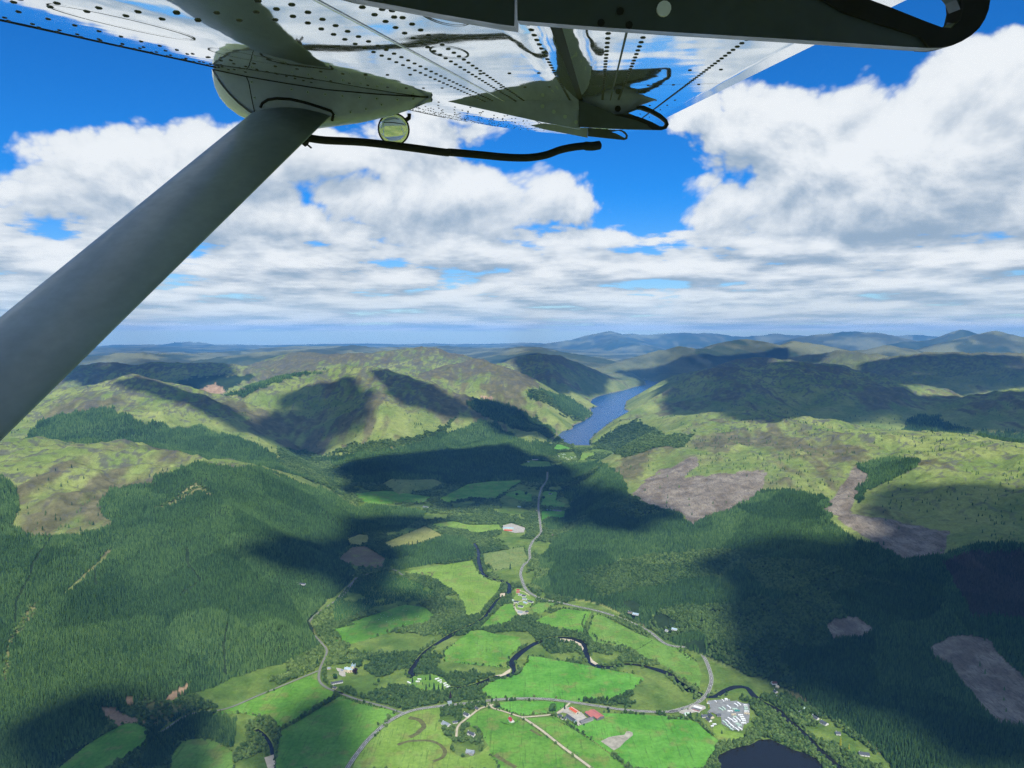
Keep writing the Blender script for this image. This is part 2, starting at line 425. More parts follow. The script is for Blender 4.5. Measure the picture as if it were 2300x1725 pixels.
# ------------------------------------------------------------------ land cover, from outlines traced on the photograph and laid on the terrain
MOOR, CONIFER, BROAD, FELL, SOIL, YOUNG, SCRUB, VALFLOOR, BROWNWOOD = range(9)
COVER = [  # class, outline, nearest and farthest depth
    (CONIFER, S('F', [(-60, 1020), (0, 1030), (28, 1045), (45, 1100), (30, 1140), (80, 1158), (170, 1160), (240, 1135), (215, 1090), (235, 1060), (290, 1052), (330, 1045), (335, 1025), (430, 1003), (560, 1012), (690, 1055), (770, 1080),
                      (790, 1150), (728, 1200), (768, 1240), (672, 1340), (690, 1400), (560, 1450), (400, 1500), (300, 1525), (235, 1550), (215, 1600), (120, 1680), (-60, 1700)]), 1200, 3700),
    (CONIFER, S('A3', [(-40, 870), (165, 800), (230, 690), (400, 640), (560, 610), (715, 590), (705, 640), (810, 650), (830, 670), (930, 690), (1020, 685), (1080, 735), (1270, 710), (1290, 740), (1450, 770), (1580, 830), (1700, 890), (1730, 930), (2000, 1000), (2100, 1080),
                       (1600, 1020), (1300, 980), (1100, 920), (900, 920), (750, 880), (520, 870), (360, 905), (240, 880)]), 3900, 6000),
    (CONIFER, S('F', [(690, 990), (740, 985), (800, 975), (870, 968), (930, 945), (1000, 925), (1040, 905), (1070, 915), (1130, 955), (1185, 955), (1205, 985), (1120, 1002), (1180, 1020), (1250, 1015), (1240, 1065), (1180, 1060), (1110, 1030),
                      (1020, 1045), (940, 1078), (860, 1088), (800, 1062), (735, 1030)]), 4300, 6600),
    (CONIFER, S('F', [(1000, 865), (1050, 862), (1110, 880), (1160, 905), (1200, 935), (1190, 950), (1100, 922), (1040, 897)]), 6000, 8000),
    (CONIFER, S('A4', [(1190, 490), (1300, 488), (1450, 528), (1605, 640), (1540, 690), (1440, 650), (1330, 570), (1230, 545)]), 6900, 9000),
    (CONIFER, S('A5', [(1480, 690), (1550, 645), (1680, 650), (1740, 700), (1890, 740), (1850, 785), (1700, 785), (1560, 760), (1460, 750)]), 4400, 7000),
    (CONIFER, S('A5', [(1910, 790), (1940, 745), (2212, 760), (2300, 840), (2212, 840), (2000, 805)]), 3900, 6500),
    (CONIFER, S('A3', [(1090, 450), (1200, 400), (1500, 390), (1600, 390), (1400, 500), (1300, 520), (1250, 545), (1180, 500)]), 7000, 11000),
    (CONIFER, S('A3', [(1330, 560), (1700, 400), (2030, 370), (1800, 420), (1600, 480), (1480, 570), (1400, 600)]), 6300, 9000),
    # right-hand hillside
    (CONIFER, S('F', [(1200, 1005), (1290, 1000), (1335, 1020), (1365, 1075), (1470, 1110), (1500, 1137), (1530, 1110), (1590, 1100), (1640, 1060), (1700, 1055), (1790, 1075), (1800, 1110), (1790, 1130), (1850, 1170), (1900, 1180), (1960, 1210), (2050, 1195),
                      (2130, 1170), (2230, 1180), (2300, 1700), (1990, 1720), (1880, 1610), (1720, 1500), (1480, 1400), (1290, 1300), (1180, 1285), (1150, 1255), (1180, 1190), (1210, 1150), (1235, 1100), (1215, 1060)]), 1300, 5400),
    (CONIFER, S('F', [(1850, 1000), (1910, 992), (1985, 992), (1982, 1010), (1930, 1035), (1900, 1050), (1870, 1060), (1850, 1090), (1840, 1060), (1880, 1030), (1852, 1012)]), 2500, 4500),
    (FELL, S('F', [(1365, 1068), (1400, 1030), (1500, 985), (1512, 1000), (1480, 1030), (1560, 1020), (1655, 1018), (1640, 1060), (1590, 1100), (1530, 1112), (1500, 1137), (1480, 1112), (1390, 1085)]), 2500, 5200),
    (FELL, S('F', [(1780, 1100), (1800, 1080), (1840, 1012), (1852, 1010), (1876, 1030), (1850, 1060), (1838, 1110), (1920, 1120), (2050, 1150), (2040, 1195), (1960, 1212), (1880, 1170), (1840, 1140)]), 2000, 4300),
    (FELL, S('F', [(1780, 1350), (1800, 1340), (1850, 1335), (1890, 1365), (1850, 1375), (1800, 1388)]), 1300, 3500),
    (FELL, S('F', [(2005, 1400), (2050, 1375), (2090, 1368), (2130, 1380), (2180, 1430), (2230, 1480), (2230, 1570), (2150, 1562), (2100, 1500), (2050, 1440)]), 1200, 3500),
    (BROWNWOOD, S('F', [(2040, 1220), (2100, 1195), (2212, 1190), (2250, 1340), (2100, 1330)]), 1500, 3500),
    (SOIL, S('A3', [(1225, 480), (1330, 450), (1405, 495), (1320, 545), (1250, 540)]), 6000, 12000),
    (SOIL, S('A4', [(905, 530), (980, 525), (985, 550), (930, 553)]), 6000, 9000),
    (SOIL, S('A6', [(630, 1080), (700, 1060), (760, 1120), (830, 1135), (920, 1190), (840, 1175), (700, 1190), (650, 1150)]), 1200, 2600),
    (SOIL, S('A6', [(1010, 1030), (1080, 970), (1160, 920), (1165, 975), (1060, 1030)]), 1200, 2600),
    (SOIL, S('A6', [(755, 1025), (830, 1010), (835, 1060), (790, 1075)]), 1200, 2600),
    (SCRUB, S('A6', [(920, 1150), (900, 1030), (1000, 1030), (1130, 1060), (1150, 1110), (1000, 1200), (930, 1190)]), 1200, 2600),
    (SCRUB, S('A3', [(950, 1210), (1040, 1190), (1130, 1120), (1220, 1060), (1310, 1100), (1330, 1150), (1240, 1120), (1150, 1150), (1060, 1210)]), 2000, 3700),
    (MOOR, S('A6', [(640, 130), (690, 90), (705, 100), (560, 230), (460, 330), (360, 390), (440, 320)]), 1500, 3500),
    (SCRUB, S('A6', [(180, 450), (240, 430), (230, 500), (120, 610), (60, 700), (40, 900), (0, 900), (60, 660)]), 1300, 3500),
    (BROAD, S('F', [(700, 985), (760, 960), (860, 950), (940, 930), (990, 900), (960, 935), (870, 965), (800, 975)]), 4300, 7000),
    (BROAD, S('F', [(1290, 958), (1330, 922), (1380, 910), (1440, 942), (1500, 935), (1480, 968), (1400, 995), (1340, 985)]), 4300, 7500),
    (BROAD, S('F', [(1240, 1240), (1400, 1200), (1560, 1185), (1640, 1200), (1560, 1250), (1400, 1270), (1300, 1290)]), 2200, 3800),
    (BROAD, S('F', [(600, 965), (690, 985), (760, 1030), (770, 1090), (690, 1045), (600, 1005)]), 3600, 6200),
]
def classify(x, y, z, dv):
    u, v = project(x, y, z)
    # wobbly edges
    wob = 9.0
    u2 = u + wob * (fbm(x / 60, y / 60, 3, 5) - .5) * 2; v2 = v + wob * (fbm(x / 60, y / 60, 3, 6) - .5) * 1.6
    c = np.full(x.shape, MOOR, np.int8)
    c[dv <= 0] = VALFLOOR
    for cl, poly, d0, d1 in COVER:
        m = inpoly(u2, v2, poly) & (y > d0) & (y < d1)
        if cl in (CONIFER,): m &= (dv > 0) | (cl == CONIFER)
        c[m] = cl
    return c, u, v

# ------------------------------------------------------------------ terrain mesh: a polar sheet, finer near the camera
def rows():
    r = [0.0, 250.0, 500, 750, 1000, 1150]
    d = 1250.0
    while d < 46000:
        r.append(d)
        d += (8.5 if d < 3300 else (0.0031 * d if d < 12500 else 0.0065 * d))
    r.append(46500.0)
    return np.array(r)
rr = rows()
aa = np.concatenate([np.linspace(-180, -48, 34)[:-1], np.linspace(-48, -39, 40)[:-1], np.linspace(-39, 39, 860)[:-1], np.linspace(39, 48, 40)[:-1], np.linspace(48, 180, 34)])
A, Rr = np.meshgrid(np.radians(aa), rr)
gx = (np.sin(A) * Rr).ravel(); gy = (np.cos(A) * Rr).ravel()
gz, gdv = height(gx, gy)
gcl, gu, gv = classify(gx, gy, gz, gdv)
inloch = inpoly(gx, gy, LOCH_W)
nr, nc = A.shape
idx = np.arange(nr * nc).reshape(nr, nc)
quads = np.stack([idx[:-1, :-1], idx[:-1, 1:], idx[1:, 1:], idx[1:, :-1]], -1).reshape(-1, 4)
gzz = gz.copy()
terr_me = mesh_np('terrain', np.stack([gx, gy, gzz], 1), quads)
print('terrain', len(quads), time.time() - T0)

# colours of the ground cover
R_ = np.hypot(gx, gy)
rel = gz - VZ
n1 = fbm(gx / 170, gy / 170, 5, 101); n2 = fbm(gx / 45, gy / 45, 4, 131); n3 = fbm(gx / 700, gy / 700, 4, 151)
def ramp(t, a, b): t = np.clip(t, 0, 1)[:, None]; return np.asarray(a) * (1 - t) + np.asarray(b) * t
grass = ramp((n1 - .3) * 2.2, (.125, .178, .046), (.225, .262, .078))
heath = ramp((n2 - .3) * 2.0, (.085, .085, .04), (.15, .14, .07))
st_ = fbm(gx / 60, gy / 210, 4, 161)
hm = sstep(n3 * .55 + st_ * .35 + n1 * .25 + np.clip(rel, 0, 600) / 3200, .66, .80)[:, None]
moor = grass * (1 - hm) + heath * hm
rock = sstep(fbm(gx / 60, gy / 60, 4, 171, .6, True) + np.clip((rel - 250) / 1500, 0, .15), .74, .84)[:, None] * sstep(rel, 120, 300)[:, None]
moor = moor * (1 - .8 * rock) + np.array((.085, .085, .075)) * .8 * rock
gcol = moor.copy()
far = sstep(R_, 9000, 16000)[:, None]
gcol = gcol * (1 - far) + far * ramp((n3 - .35) * 3, (.05, .062, .03), (.16, .17, .085))
fm = sstep(fbm(gx / 1500, gy / 1500, 4, 191), .56, .6)[:, None] * far     # far plantations
gcol = gcol * (1 - .75 * fm) + np.array((.018, .04, .02)) * .75 * fm
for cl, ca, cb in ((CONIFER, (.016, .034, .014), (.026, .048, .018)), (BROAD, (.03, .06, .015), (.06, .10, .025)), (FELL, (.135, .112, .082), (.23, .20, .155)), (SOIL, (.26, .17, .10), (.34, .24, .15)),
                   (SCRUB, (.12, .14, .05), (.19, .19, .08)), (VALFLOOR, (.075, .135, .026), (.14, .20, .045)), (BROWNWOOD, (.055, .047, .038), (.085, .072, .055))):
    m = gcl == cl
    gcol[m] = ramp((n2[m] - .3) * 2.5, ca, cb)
shore = (polydist(gx, gy, LOCH_W, True) < 14) & ~inloch
gcol[shore] = (.16, .15, .12)
ca = terr_me.color_attributes.new('cover', 'FLOAT_COLOR', 'POINT')
ca.data.foreach_set('color', np.concatenate([gcol, np.ones((len(gcol), 1))], 1).astype(np.float32).ravel())
fa = terr_me.attributes.new('felled', 'FLOAT', 'POINT')
fa.data.foreach_set('value', (gcl == FELL).astype(np.float32))

def terrain_mat():
    def build(q, b):
        at = q.new('ShaderNodeAttribute'); at.attribute_name = 'cover'
        fe = q.new('ShaderNodeAttribute'); fe.attribute_name = 'felled'
        geo = q.new('ShaderNodeNewGeometry')
        p = geo.outputs['Position']
        n1 = q.noise(p, 0.035, 5, 0.62, 0.4)
        n2 = q.noise(p, 0.16, 3, 0.6)
        f = q.mul(q.step(n1, 0.25, 0.75, 0.74, 1.27, smooth=False), q.step(n2, 0.25, 0.75, 0.82, 1.18, smooth=False))
        c = q.mix(1.0, at.outputs['Color'], q.xyz(f, f, f), 'MULTIPLY')
        # brash rows on felled ground
        sx = q.sep(p)
        mp = q.new('ShaderNodeMapping'); q.l.new(p, mp.inputs['Vector']); mp.inputs['Rotation'].default_value = (0, 0, .5); mp.inputs['Scale'].default_value = (.30, .06, .2)
        br = q.noise(mp.outputs[0], .55, 5, .65, 1.2)
        c = q.mix(q.mul(fe.outputs['Fac'], q.step(br, .48, .62, 0, .6)), c, (.075, .062, .05))
        c = q.mix(q.mul(fe.outputs['Fac'], q.step(br, .30, .40, .5, 0)), c, (.25, .22, .175))
        q.l.new(c, b.inputs['Base Color'])
        b.inputs['Roughness'].default_value = 0.95; b.inputs['Specular IOR Level'].default_value = 0.1
        bn = q.new('ShaderNodeBump'); bn.inputs['Strength'].default_value = 0.6; bn.inputs['Distance'].default_value = 7.0
        q.l.new(q.add(n1, q.mul(n2, .35)), bn.inputs['Height']); q.l.new(bn.outputs[0], b.inputs['Normal'])
    return principled('ground_cover', build)
terrain = link('terrain', terr_me, terrain_mat()); tag(terrain, 'green valley, moorland hills and far mountains', kind='structure')
terr_me.polygons.foreach_set('use_smooth', np.ones(len(quads), bool))

# water of the loch
def water_mat(name, deep):
    def build(q, b):
        geo = q.new('ShaderNodeNewGeometry')
        p = q.new('ShaderNodeMapping'); q.l.new(geo.outputs['Position'], p.inputs['Vector'])
        p.inputs['Scale'].default_value = (1.0, 0.35, 1.0)
        n = q.noise(p.outputs[0], 0.05, 6, 0.6)
        b.inputs['Base Color'].default_value = (*deep, 1)
        b.inputs['Roughness'].default_value = 0.22
        b.inputs['IOR'].default_value = 1.333; b.inputs['Specular IOR Level'].default_value = .3
        bn = q.new('ShaderNodeBump'); bn.inputs['Strength'].default_value = 0.25; bn.inputs['Distance'].default_value = 1.0
        q.l.new(n, bn.inputs['Height']); q.l.new(bn.outputs[0], b.inputs['Normal'])
    return principled(name, build)
MW_LOCH = water_mat('loch_water', (.012, .055, .15))
MW_RIVER = water_mat('river_water', (.014, .014, .013))
def sheet(name, pts, z, mat, label=None, kind='structure'):
    """flat sheet with an outline given in world x, y"""
    bm = bmesh.new()
    vs = [bm.verts.new((p[0], p[1], z)) for p in pts]
    f = bm.faces.new(vs)
    if f.normal.z < 0: f.normal_flip()
    bmesh.ops.triangulate(bm, faces=bm.faces[:])
    me = bpy.data.meshes.new(name); bm.to_mesh(me); bm.free()
    return tag(link(name, me, mat), label, kind=kind)
sheet('loch', LOCH_W, VZ + 0.5, MW_LOCH, 'long blue loch between steep hills')
# ------------------------------------------------------------------ reading heights and cover back from the sheet
GZ2 = gz.reshape(nr, nc); GC2 = gcl.reshape(nr, nc); GD2 = gdv.reshape(nr, nc)
def ground(x, y):
    x = np.asarray(x, float); y = np.asarray(y, float)
    fi = np.interp(np.hypot(x, y), rr, np.arange(nr)); fj = np.interp(np.degrees(np.arctan2(x, y)), aa, np.arange(nc))
    i = np.clip(fi.astype(int), 0, nr - 2); j = np.clip(fj.astype(int), 0, nc - 2); a = fi - i; b = fj - j
    z = (GZ2[i, j] * (1 - b) + GZ2[i, j + 1] * b) * (1 - a) + (GZ2[i + 1, j] * (1 - b) + GZ2[i + 1, j + 1] * b) * a
    ii = np.clip(np.rint(fi).astype(int), 0, nr - 1); jj = np.clip(np.rint(fj).astype(int), 0, nc - 1)
    return z, GC2[ii, jj], GD2[ii, jj]
def hit(p, d0=900.0):
    """where the line of sight through a photograph pixel meets the ground"""
    r = ray(p); hy = math.hypot(r.x, r.y)
    d = np.concatenate([np.arange(d0, 6000, 6.0), np.arange(6000, 45000, 40.0)])
    x, y, z = r.x / hy * d, r.y / hy * d, CAMZ + r.z / hy * d
    g, _, _ = ground(x, y)
    k = np.nonzero(z <= g)[0]
    k = k[0] if len(k) else len(d) - 1
    return Vector((x[k], y[k], g[k]))

# ------------------------------------------------------------------ unseen clouds overhead, shaped from the shadows they throw on the hills
def cloud_mat():
    m = bpy.data.materials.new('shadow_cloud'); m.use_nodes = True
    t = m.node_tree; t.nodes.clear(); q = NT(t)
    tr = q.new('ShaderNodeBsdfTransparent'); tl = q.new('ShaderNodeBsdfTranslucent'); df = q.new('ShaderNodeBsdfDiffuse')
    tl.inputs[0].default_value = (.92, .94, .97, 1); df.inputs[0].default_value = (.92, .94, .97, 1)
    geo = q.new('ShaderNodeNewGeometry')
    n = q.noise(geo.outputs['Position'], 0.0016, 6, 0.62)
    m1 = q.new('ShaderNodeMixShader'); m1.inputs[0].default_value = 0.5
    q.l.new(tl.outputs[0], m1.inputs[1]); q.l.new(df.outputs[0], m1.inputs[2])
    m2 = q.new('ShaderNodeMixShader')
    q.l.new(q.step(n, 0.30, 0.46, 0.85, 0.02), m2.inputs[0])
    q.l.new(m1.outputs[0], m2.inputs[1]); q.l.new(tr.outputs[0], m2.inputs[2])
    inv = q.new('ShaderNodeMixShader')
    out = q.new('ShaderNodeOutputMaterial'); q.l.new(m2.outputs[0], out.inputs['Surface'])
    return m
SHADOWS = [  # outlines of cloud shadows on the ground (frame F)
    [(1500, 1225), (1600, 1170), (1700, 1150), (1850, 1180), (2000, 1150), (2150, 1110), (2300, 1080), (2500, 1300), (2500, 1700), (2080, 1700), (1960, 1590), (1860, 1560), (1760, 1500), (1690, 1500), (1640, 1430), (1580, 1400), (1560, 1320)],
    [(1880, 1110), (1960, 1065), (2080, 1075), (2212, 1060), (2400, 1090), (2300, 1160), (2100, 1150), (1960, 1160)],
    [(1400, 850), (1500, 805), (1620, 792), (1760, 785), (1860, 800), (1960, 845), (2080, 862), (2230, 845), (2300, 900), (2212, 945), (2000, 925), (1850, 915), (1700, 905), (1560, 900), (1450, 890)],
    [(720, 1005), (860, 985), (960, 975), (1060, 965), (1180, 985), (1240, 1010), (1300, 1040), (1290, 1090), (1400, 1080), (1480, 1120), (1400, 1160), (1260, 1140), (1180, 1110), (1060, 1100), (960, 1110), (830, 1085), (740, 1060)],
    [(500, 1200), (600, 1170), (700, 1180), (760, 1120), (900, 1110), (1000, 1115), (900, 1140), (850, 1180), (870, 1250), (780, 1330), (700, 1260), (600, 1240)],
    [(535, 905), (600, 862), (680, 830), (760, 815), (805, 840), (800, 900), (750, 955), (680, 985), (600, 965), (550, 935)],
    [(790, 800), (850, 805), (900, 825), (960, 850), (1010, 880), (1040, 905), (960, 905), (880, 880), (840, 850)],
    [(1000, 865), (1060, 860), (1130, 885), (1190, 925), (1210, 950), (1120, 945), (1050, 915)],
    [(240, 828), (300, 815), (360, 840), (440, 875), (540, 910), (600, 960), (540, 940), (440, 895), (330, 855), (260, 845)],
    [(-50, 1600), (120, 1560), (260, 1600), (420, 1620), (400, 1720), (-50, 1720)],
    [(600, 1620), (680, 1590), (760, 1610), (790, 1700), (600, 1700)],
    [(1080, 780), (1160, 762), (1215, 772), (1260, 800), (1340, 818), (1300, 850), (1220, 850), (1140, 820)],
    [(120, 800), (320, 780), (500, 790), (520, 810), (440, 830), (280, 815)],
    [(740, 1370), (800, 1340), (880, 1310), (930, 1325), (860, 1350), (780, 1385)],
    [(1850, 790), (2000, 765), (2212, 770), (2250, 830), (2100, 850), (1980, 835), (1900, 825)],
    [(1330, 800), (1480, 770), (1700, 750), (1800, 770), (1640, 790), (1500, 810), (1380, 830)],
]
def build_clouds():
    bm = bmesh.new(); rnd = random.Random(5)
    for k, sh in enumerate(SHADOWS):
        g = [hit(p) for p in S('F', sh)]
        far = max(v.length for v in g)
        H = 7600.0 + 37.0 * k + (1500 if far > 12000 else 0)
        pts = [Vector((v.x + SUN_DIR.x / SUN_DIR.z * (H - v.z), v.y + SUN_DIR.y / SUN_DIR.z * (H - v.z))) for v in g]
        c = sum(pts, Vector((0, 0))) / len(pts)
        # resample the outline and roughen it
        out = []
        for i in range(len(pts)):
            a, b = pts[i], pts[(i + 1) % len(pts)]
            n = max(1, int((b - a).length / 120))
            for j in range(n):
                p = a.lerp(b, j / n)
                w = (vnoise(np.array([p.x / 260.0]), np.array([p.y / 260.0]), 3)[0] - .5) * 150 + (vnoise(np.array([p.x / 90.0]), np.array([p.y / 90.0]), 4)[0] - .5) * 70
                out.append(p + (p - c).normalized() * w)
        rim = [bm.verts.new((p.x, p.y, H)) for p in out]
        inn = [bm.verts.new((*(p.lerp(c, .35)), H + 260)) for p in out]
        top = bm.verts.new((c.x, c.y, H + 330)); bot = bm.verts.new((c.x, c.y, H - 40))
        n = len(rim)
        for i in range(n):
            j = (i + 1) % n
            bm.faces.new((rim[i], rim[j], inn[j], inn[i])); bm.faces.new((inn[i], inn[j], top)); bm.faces.new((rim[j], rim[i], bot))
    me = bpy.data.meshes.new('shadow_clouds'); bm.to_mesh(me); bm.free()
    tag(link('shadow_clouds', me, cloud_mat()), 'unseen broken clouds overhead, shaped to shade the hills', kind='stuff')
build_clouds()

# ------------------------------------------------------------------ haze: the air of the whole place
def haze():
    bm = bmesh.new(); bmesh.ops.create_cube(bm, size=1)
    me = bpy.data.meshes.new('haze'); bm.to_mesh(me); bm.free()
    o = link('haze', me)
    o.scale = (96000, 96000, 1250 - (VZ - 4)); o.location = (0, 0, (1250 + VZ - 4) / 2)
    m = bpy.data.materials.new('air'); m.use_nodes = True
    t = m.node_tree; t.nodes.clear()
    pv = t.nodes.new('ShaderNodeVolumePrincipled'); out = t.nodes.new('ShaderNodeOutputMaterial')
    pv.inputs['Color'].default_value = (.13, .45, 1.0, 1); pv.inputs['Density'].default_value = 1.9e-5; pv.inputs['Anisotropy'].default_value = -0.3
    t.links.new(pv.outputs[0], out.inputs['Volume'])
    me.materials.append(m)
    tag(o, 'pale blue haze in the air over the hills', kind='stuff')
haze()

# ------------------------------------------------------------------ valley outlines
def W(f, pts): return [tuple(at_z(p, VZ).xy) for p in S(f, pts)]
RIVERS = [  # name, path, width
    ('river', W('D4', [(1340, 530), (1375, 575), (1395, 640), (1392, 700), (1412, 780), (1440, 840), (1520, 885), (1640, 915), (1695, 945), (1700, 990), (1690, 1030)]) +
              W('A7', [(1062, 375), (1000, 430), (960, 490), (900, 545), (780, 600), (690, 650), (610, 700), (540, 760), (505, 810), (480, 870), (560, 930), (760, 960), (900, 930), (1000, 890), (1060, 882), (1110, 868), (1118, 840), (1105, 800), (1150, 745), (1230, 690), (1300, 662), (1400, 642),
                        (1490, 652), (1550, 682), (1560, 735), (1600, 800), (1650, 824), (1710, 828), (1800, 808), (1900, 815), (2000, 840), (2080, 870), (2130, 910), (2212, 980)]) +
              W('A8', [(60, 912), (130, 958), (220, 1002), (290, 1010), (350, 975), (420, 950), (490, 955), (530, 1000), (580, 1040), (660, 1080), (740, 1150), (830, 1230), (900, 1300), (980, 1380), (1060, 1452), (1130, 1530)]),
     [19] * 62),
]
ROADS = [  # label, path, width, kind
    ('main two lane road curving through the valley', W('A7', [(40, 1530), (85, 1452), (140, 1370), (220, 1270), (330, 1172), (440, 1112), (540, 1085), (700, 1064), (860, 1048), (1000, 1030), (1150, 1022), (1320, 1025), (1480, 1045), (1650, 1070), (1800, 1092), (1950, 1103), (2060, 1105), (2150, 1095)]) +
        W('A8', [(0, 1106), (80, 1086), (170, 1055), (230, 1010), (262, 950), (270, 890), (245, 805), (210, 740), (185, 705)]) + W('A7', [(2080, 690), (1950, 600), (1800, 530), (1640, 478), (1500, 448), (1400, 425), (1300, 405), (1245, 382), (1195, 345), (1168, 285), (1160, 240), (1180, 190), (1215, 160), (1215, 90), (1240, 40)]) +
        W('D5', [(600, 1520), (604, 1450), (585, 1300), (570, 1150), (580, 1000), (605, 900), (628, 850), (690, 760), (700, 640)]), 9.0, 'tarmac'),
    ('narrow grey lane along the foot of the left hill', W('A6', [(2212, 270), (2140, 372), (2060, 430), (1985, 482), (1922, 545), (1940, 612), (2000, 680), (2030, 730), (1990, 830), (1982, 905), (2030, 955), (2130, 992)]) + W('A7', [(0, 972), (130, 1022), (330, 1078), (400, 1103), (440, 1112)]), 5.5, 'tarmac'),
    ('straight grey lane above the big left field', W('A6', [(1000, 1230), (1180, 1120), (1400, 1086), (1600, 1005), (1800, 922), (1975, 850)]), 5.0, 'tarmac'),
    ('pale gravel track crossing the green field', W('A7', [(1165, 1135), (1280, 1212), (1420, 1322), (1540, 1410), (1660, 1500)]), 6.0, 'gravel'),
    ('pale lane between the white cottages', W('A7', [(990, 1060), (905, 1085), (860, 1120), (800, 1165), (768, 1200), (760, 1260)]), 5.0, 'gravel'),
    ('pale lane to the red roofed cottage', W('A7', [(960, 1050), (985, 1080), (1050, 1100), (1140, 1130), (1170, 1138), (1360, 1120), (1420, 1090), (1465, 1050)]), 5.0, 'gravel'),
    ('grey lane beside the clear-felled plantation', W('D4', [(0, 1070), (100, 960), (200, 870), (330, 830), (450, 790), (560, 800), (640, 850)]), 5.0, 'tarmac'),
]
